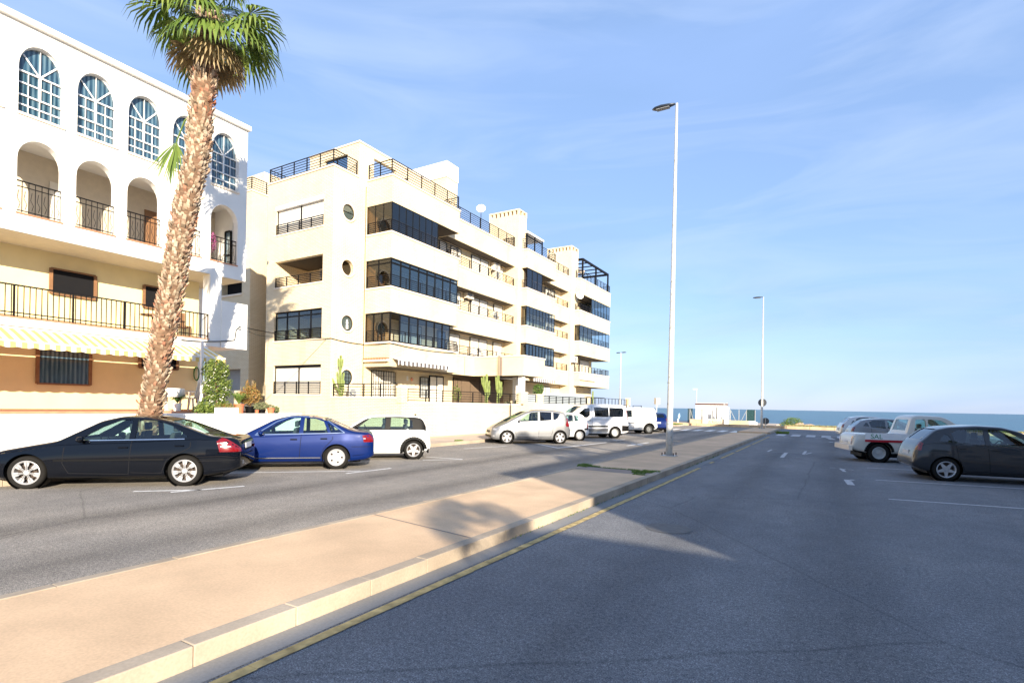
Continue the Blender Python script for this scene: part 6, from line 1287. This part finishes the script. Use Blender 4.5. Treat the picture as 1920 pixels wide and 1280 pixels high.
# ================================================================== KIOSK AND ITS WALLS
KY = 62.; t = empty('kiosk', (-11.3, KY+1, .2), 0, 'small white kiosk with a dark red flat roof edge beside the sea', 'kiosk'); o_ = Vector((-11.3, KY+1, .2))
def kp(b, name, mat, par=None): ob = b.build(name, mat, None); ob.parent = par or t; ob.matrix_parent_inverse = Matrix.Translation(-o_) if par is None else Matrix.Identity(4); return ob
x0, x1 = -12.72, -9.8; g = MB(); g.box(x0,-12.16,KY,KY+.15,.2,2.22); g.box(-11.6,x1,KY,KY+.15,.2,2.22); g.box(-12.16,-11.6,KY,KY+.15,1.72,2.22); g.box(x0,x0+.15,KY+.15,KY+2.6,.2,2.22); g.box(x1-.15,x1,KY+.15,KY+2.6,.2,2.22); g.box(x0,x1,KY+2.6,KY+2.75,.2,2.22); kp(g, 'wall', M['white'])
g = MB(); g.box(x0-.06,x1+.06,KY-.08,KY+2.8,2.22,2.36); kp(g, 'roof', plain('dark_red_fascia', (.07,.012,.010), .7)); g = MB(); g.box(x0-.0,x1+.0,KY-.02,KY+2.7,2.36,2.42); kp(g, 'roof_slab', M['white'])
g = MB(); g.box(-12.15,-11.61,KY+.10,KY+.14,.2,1.71); kp(g, 'door', M['grey']); g = MB(); g.box(-10.98,-10.86,KY-.03,KY,.6,1.6); kp(g, 'pipe', M['grey']); g = MB(); g.box(-10.50,-10.42,KY-.03,KY,.3,1.95); kp(g, 'door_gap', M['dark']); g = MB(); g.bar((x1+.05,KY-.1,2.3),(x1+.42,KY-.3,2.42),.1,.06); kp(g, 'floodlight', M['whitepaint'])
t = empty('kiosk_wall', (-10, 60, .2), 0, 'low sandstone wall with gate pillars in front of the kiosk', 'wall'); o_ = Vector((-10, 60, .2))
g = MB(); g.box(-12.9,-11.15,60,60.25,.1,.62); g.box(-9.3,-7.0,60,60.25,.1,.60); kp(g, 'stone_wall', M['stone'])
g = MB(); g.box(-11.55,-11.1,59.9,60.3,.1,1.85); g.box(-9.38,-8.95,59.9,60.3,.1,1.97); kp(g, 'gate_pillar', M['white']); g = MB(); g.box(-11.1,-9.38,60.05,60.1,.15,.70); gt = kp(g, 'gate_panel', plain('sand_panel', (.62,.55,.42), .7)); g = MB(); rr = random.Random(4)
for i in range(9):      # loose spray-painted scrawl
    xx = -10.95+i*.17; pts = [(xx+rr.uniform(-.08,.1), 60.045, .33+rr.uniform(-.12,.22)) for _ in range(4)]; g.tube(pts, .012, 4)
kp(g, 'graffiti', M['dark'], gt)
g = MB(); g.box(-6.98,-6.2,60,60.3,.1,.48); g.box(-7.0,-6.4,60.02,60.26,.48,.60); kp(g, 'white_block', M['white'])
t = empty('wire_fence', (-9, 60.5, .2), 0, 'wire fence with slanting struts and a green mesh end beside the kiosk', 'fence'); o_ = Vector((-9, 60.5, .2))
g = MB()
for xx in (-13.0,-8.85,-8.0,-7.28,-6.45): g.box(xx-.03,xx+.03,60.4,60.46,.15,1.72)
g.bar((-8.8,60.43,1.6),(-8.2,60.43,.3),.04); g.bar((-7.3,60.43,1.6),(-7.9,60.43,.3),.04); g.bar((-12.95,60.43,1.6),(-12.6,60.43,.4),.04); kp(g, 'post', M['galv'])
def screen(name, c, al):
    q = NT(name); q.color(c); q.b.inputs['Alpha'].default_value = al; q.b.inputs['Roughness'].default_value = .9; return q.m
g = MB(); g.box(-7.28,-6.42,60.47,60.48,.2,1.75); kp(g, 'green_mesh', screen('green_netting', (.008,.05,.035), .6)); g = MB(); g.box(-13.25,-12.72,60.47,60.48,.2,1.78); kp(g, 'green_mesh', screen('olive_netting', (.03,.05,.04), .5))
# ------------------------------------------------------------------ shore bush and rocks
q = PY(1487, 792, 60.2); t = empty('shore_bush', (q.x, 60.2, .1), 0, 'rounded green bush on the shore behind the stone kerb', 'bush'); g = MB(); leafcloud(g, (0,0,.45), (.85,.5,.50), 2600, .045, 61); leafcloud(g, (-.7,0,.22), (.55,.4,.28), 900, .045, 62); g.build('foliage', M['grassleaf'], t)
g = MB(); g.tube([(0,0,0),(0,0,.4)], .05, 6); g.build('stem', M['wood'], t)
def rock(loc, s_, seed, label):
    import bmesh
    bm = bmesh.new(); bmesh.ops.create_icosphere(bm, subdivisions=3, radius=1); r = random.Random(seed); ph = [r.uniform(0, 6) for _ in range(6)]
    for v in bm.verts: c = v.co; k = 1+.18*math.sin(c.x*2.3+ph[0])*math.cos(c.y*2.7+ph[1])+.12*math.sin(c.z*4+ph[2])+.07*math.sin(c.x*7+ph[3])*math.sin(c.y*6+ph[4]); v.co = Vector((c.x*s_[0], c.y*s_[1], max(-.1, c.z)*s_[2]))*k
    me = bpy.data.meshes.new('rock'); bm.to_mesh(me); bm.free(); o = bpy.data.objects.new('rock', me); COL.objects.link(o); o.location = loc; me.materials.append(M['rockm']); tag(o, label, 'rock')
M['rockm'] = concrete('rock', (.40,.29,.21), .25)
q = PY(1498, 798, 60.1); rock((q.x, 60.0, .1), (.55,.4,.42), 1, 'smaller brown rock against the shore bush'); q = PY(1510, 798, 60.1); rock((q.x+.1, 60.0, .1), (.65,.4,.40), 2, 'larger brown rock right of the bush on the shore')
# ================================================================== RIGHT HAND SIDE (outside the picture, but it throws the shade on the road)
def side_block(name, x0, x1, y0, y1, h, label, roof=None):
    t = empty(name, ((x0+x1)/2, (y0+y1)/2, 0), 0, label, 'building'); o_ = Vector(t.location)
    def q(b, n, m): ob = b.build(n, m, None); ob.parent = t; ob.matrix_parent_inverse = Matrix.Translation(-o_); return ob
    g = MB(); g.box(x0, x1, y0, y1, .1, h); q(g, 'wall', M['white']); z = 1.0
    while z+1.6 < h:
        y = y0+1.2
        while y+1.4 < y1:
            g = MB(); g.box(x0-.02, x0+.01, y, y+1.3, z, z+1.3); q(g, 'window', M['glass_blue']); g = MB(); g.box(x0-.06, x0, y-.08, y+1.38, z-.1, z-.02); q(g, 'sill', M['coping']); y += 3.4
        z += 2.9
    g = MB(); g.box(x0-.12, x1+.12, y0-.12, y1+.12, h, h+.12); q(g, 'roof_slab', M['coping'])
side_block('terraced_house', 12, 22, -3.6, 13.5, 7.45, 'low white terraced house on the near right side of the street')
side_block('apartment_house', 12.4, 17.5, 14.1, 40.2, 8.7, 'long white apartment house on the right side of the street')
side_block('garden_house', 11.5, 22, -24, -5.2, 5.7, 'low white house behind the viewpoint on the right')
for i, (x, y, h, sd_) in enumerate(((10.1,-5.55,5.0,21),(8.8,11.5,8.6,24),(9.6,17.5,8.0,25),(9.4,4.2,7.2,26))):
    palm([(x,y,.1),(x+.1,y,h*.5),(x+.2,y+.1,h)], .2, ('fan palm nearest the viewpoint on the right pavement','tall fan palm before the long apartment house','fan palm in the middle of the right pavement','fan palm before the terraced house')[i], sd_, 260, 30, .9 if i else .62, 'palms along the right pavement')
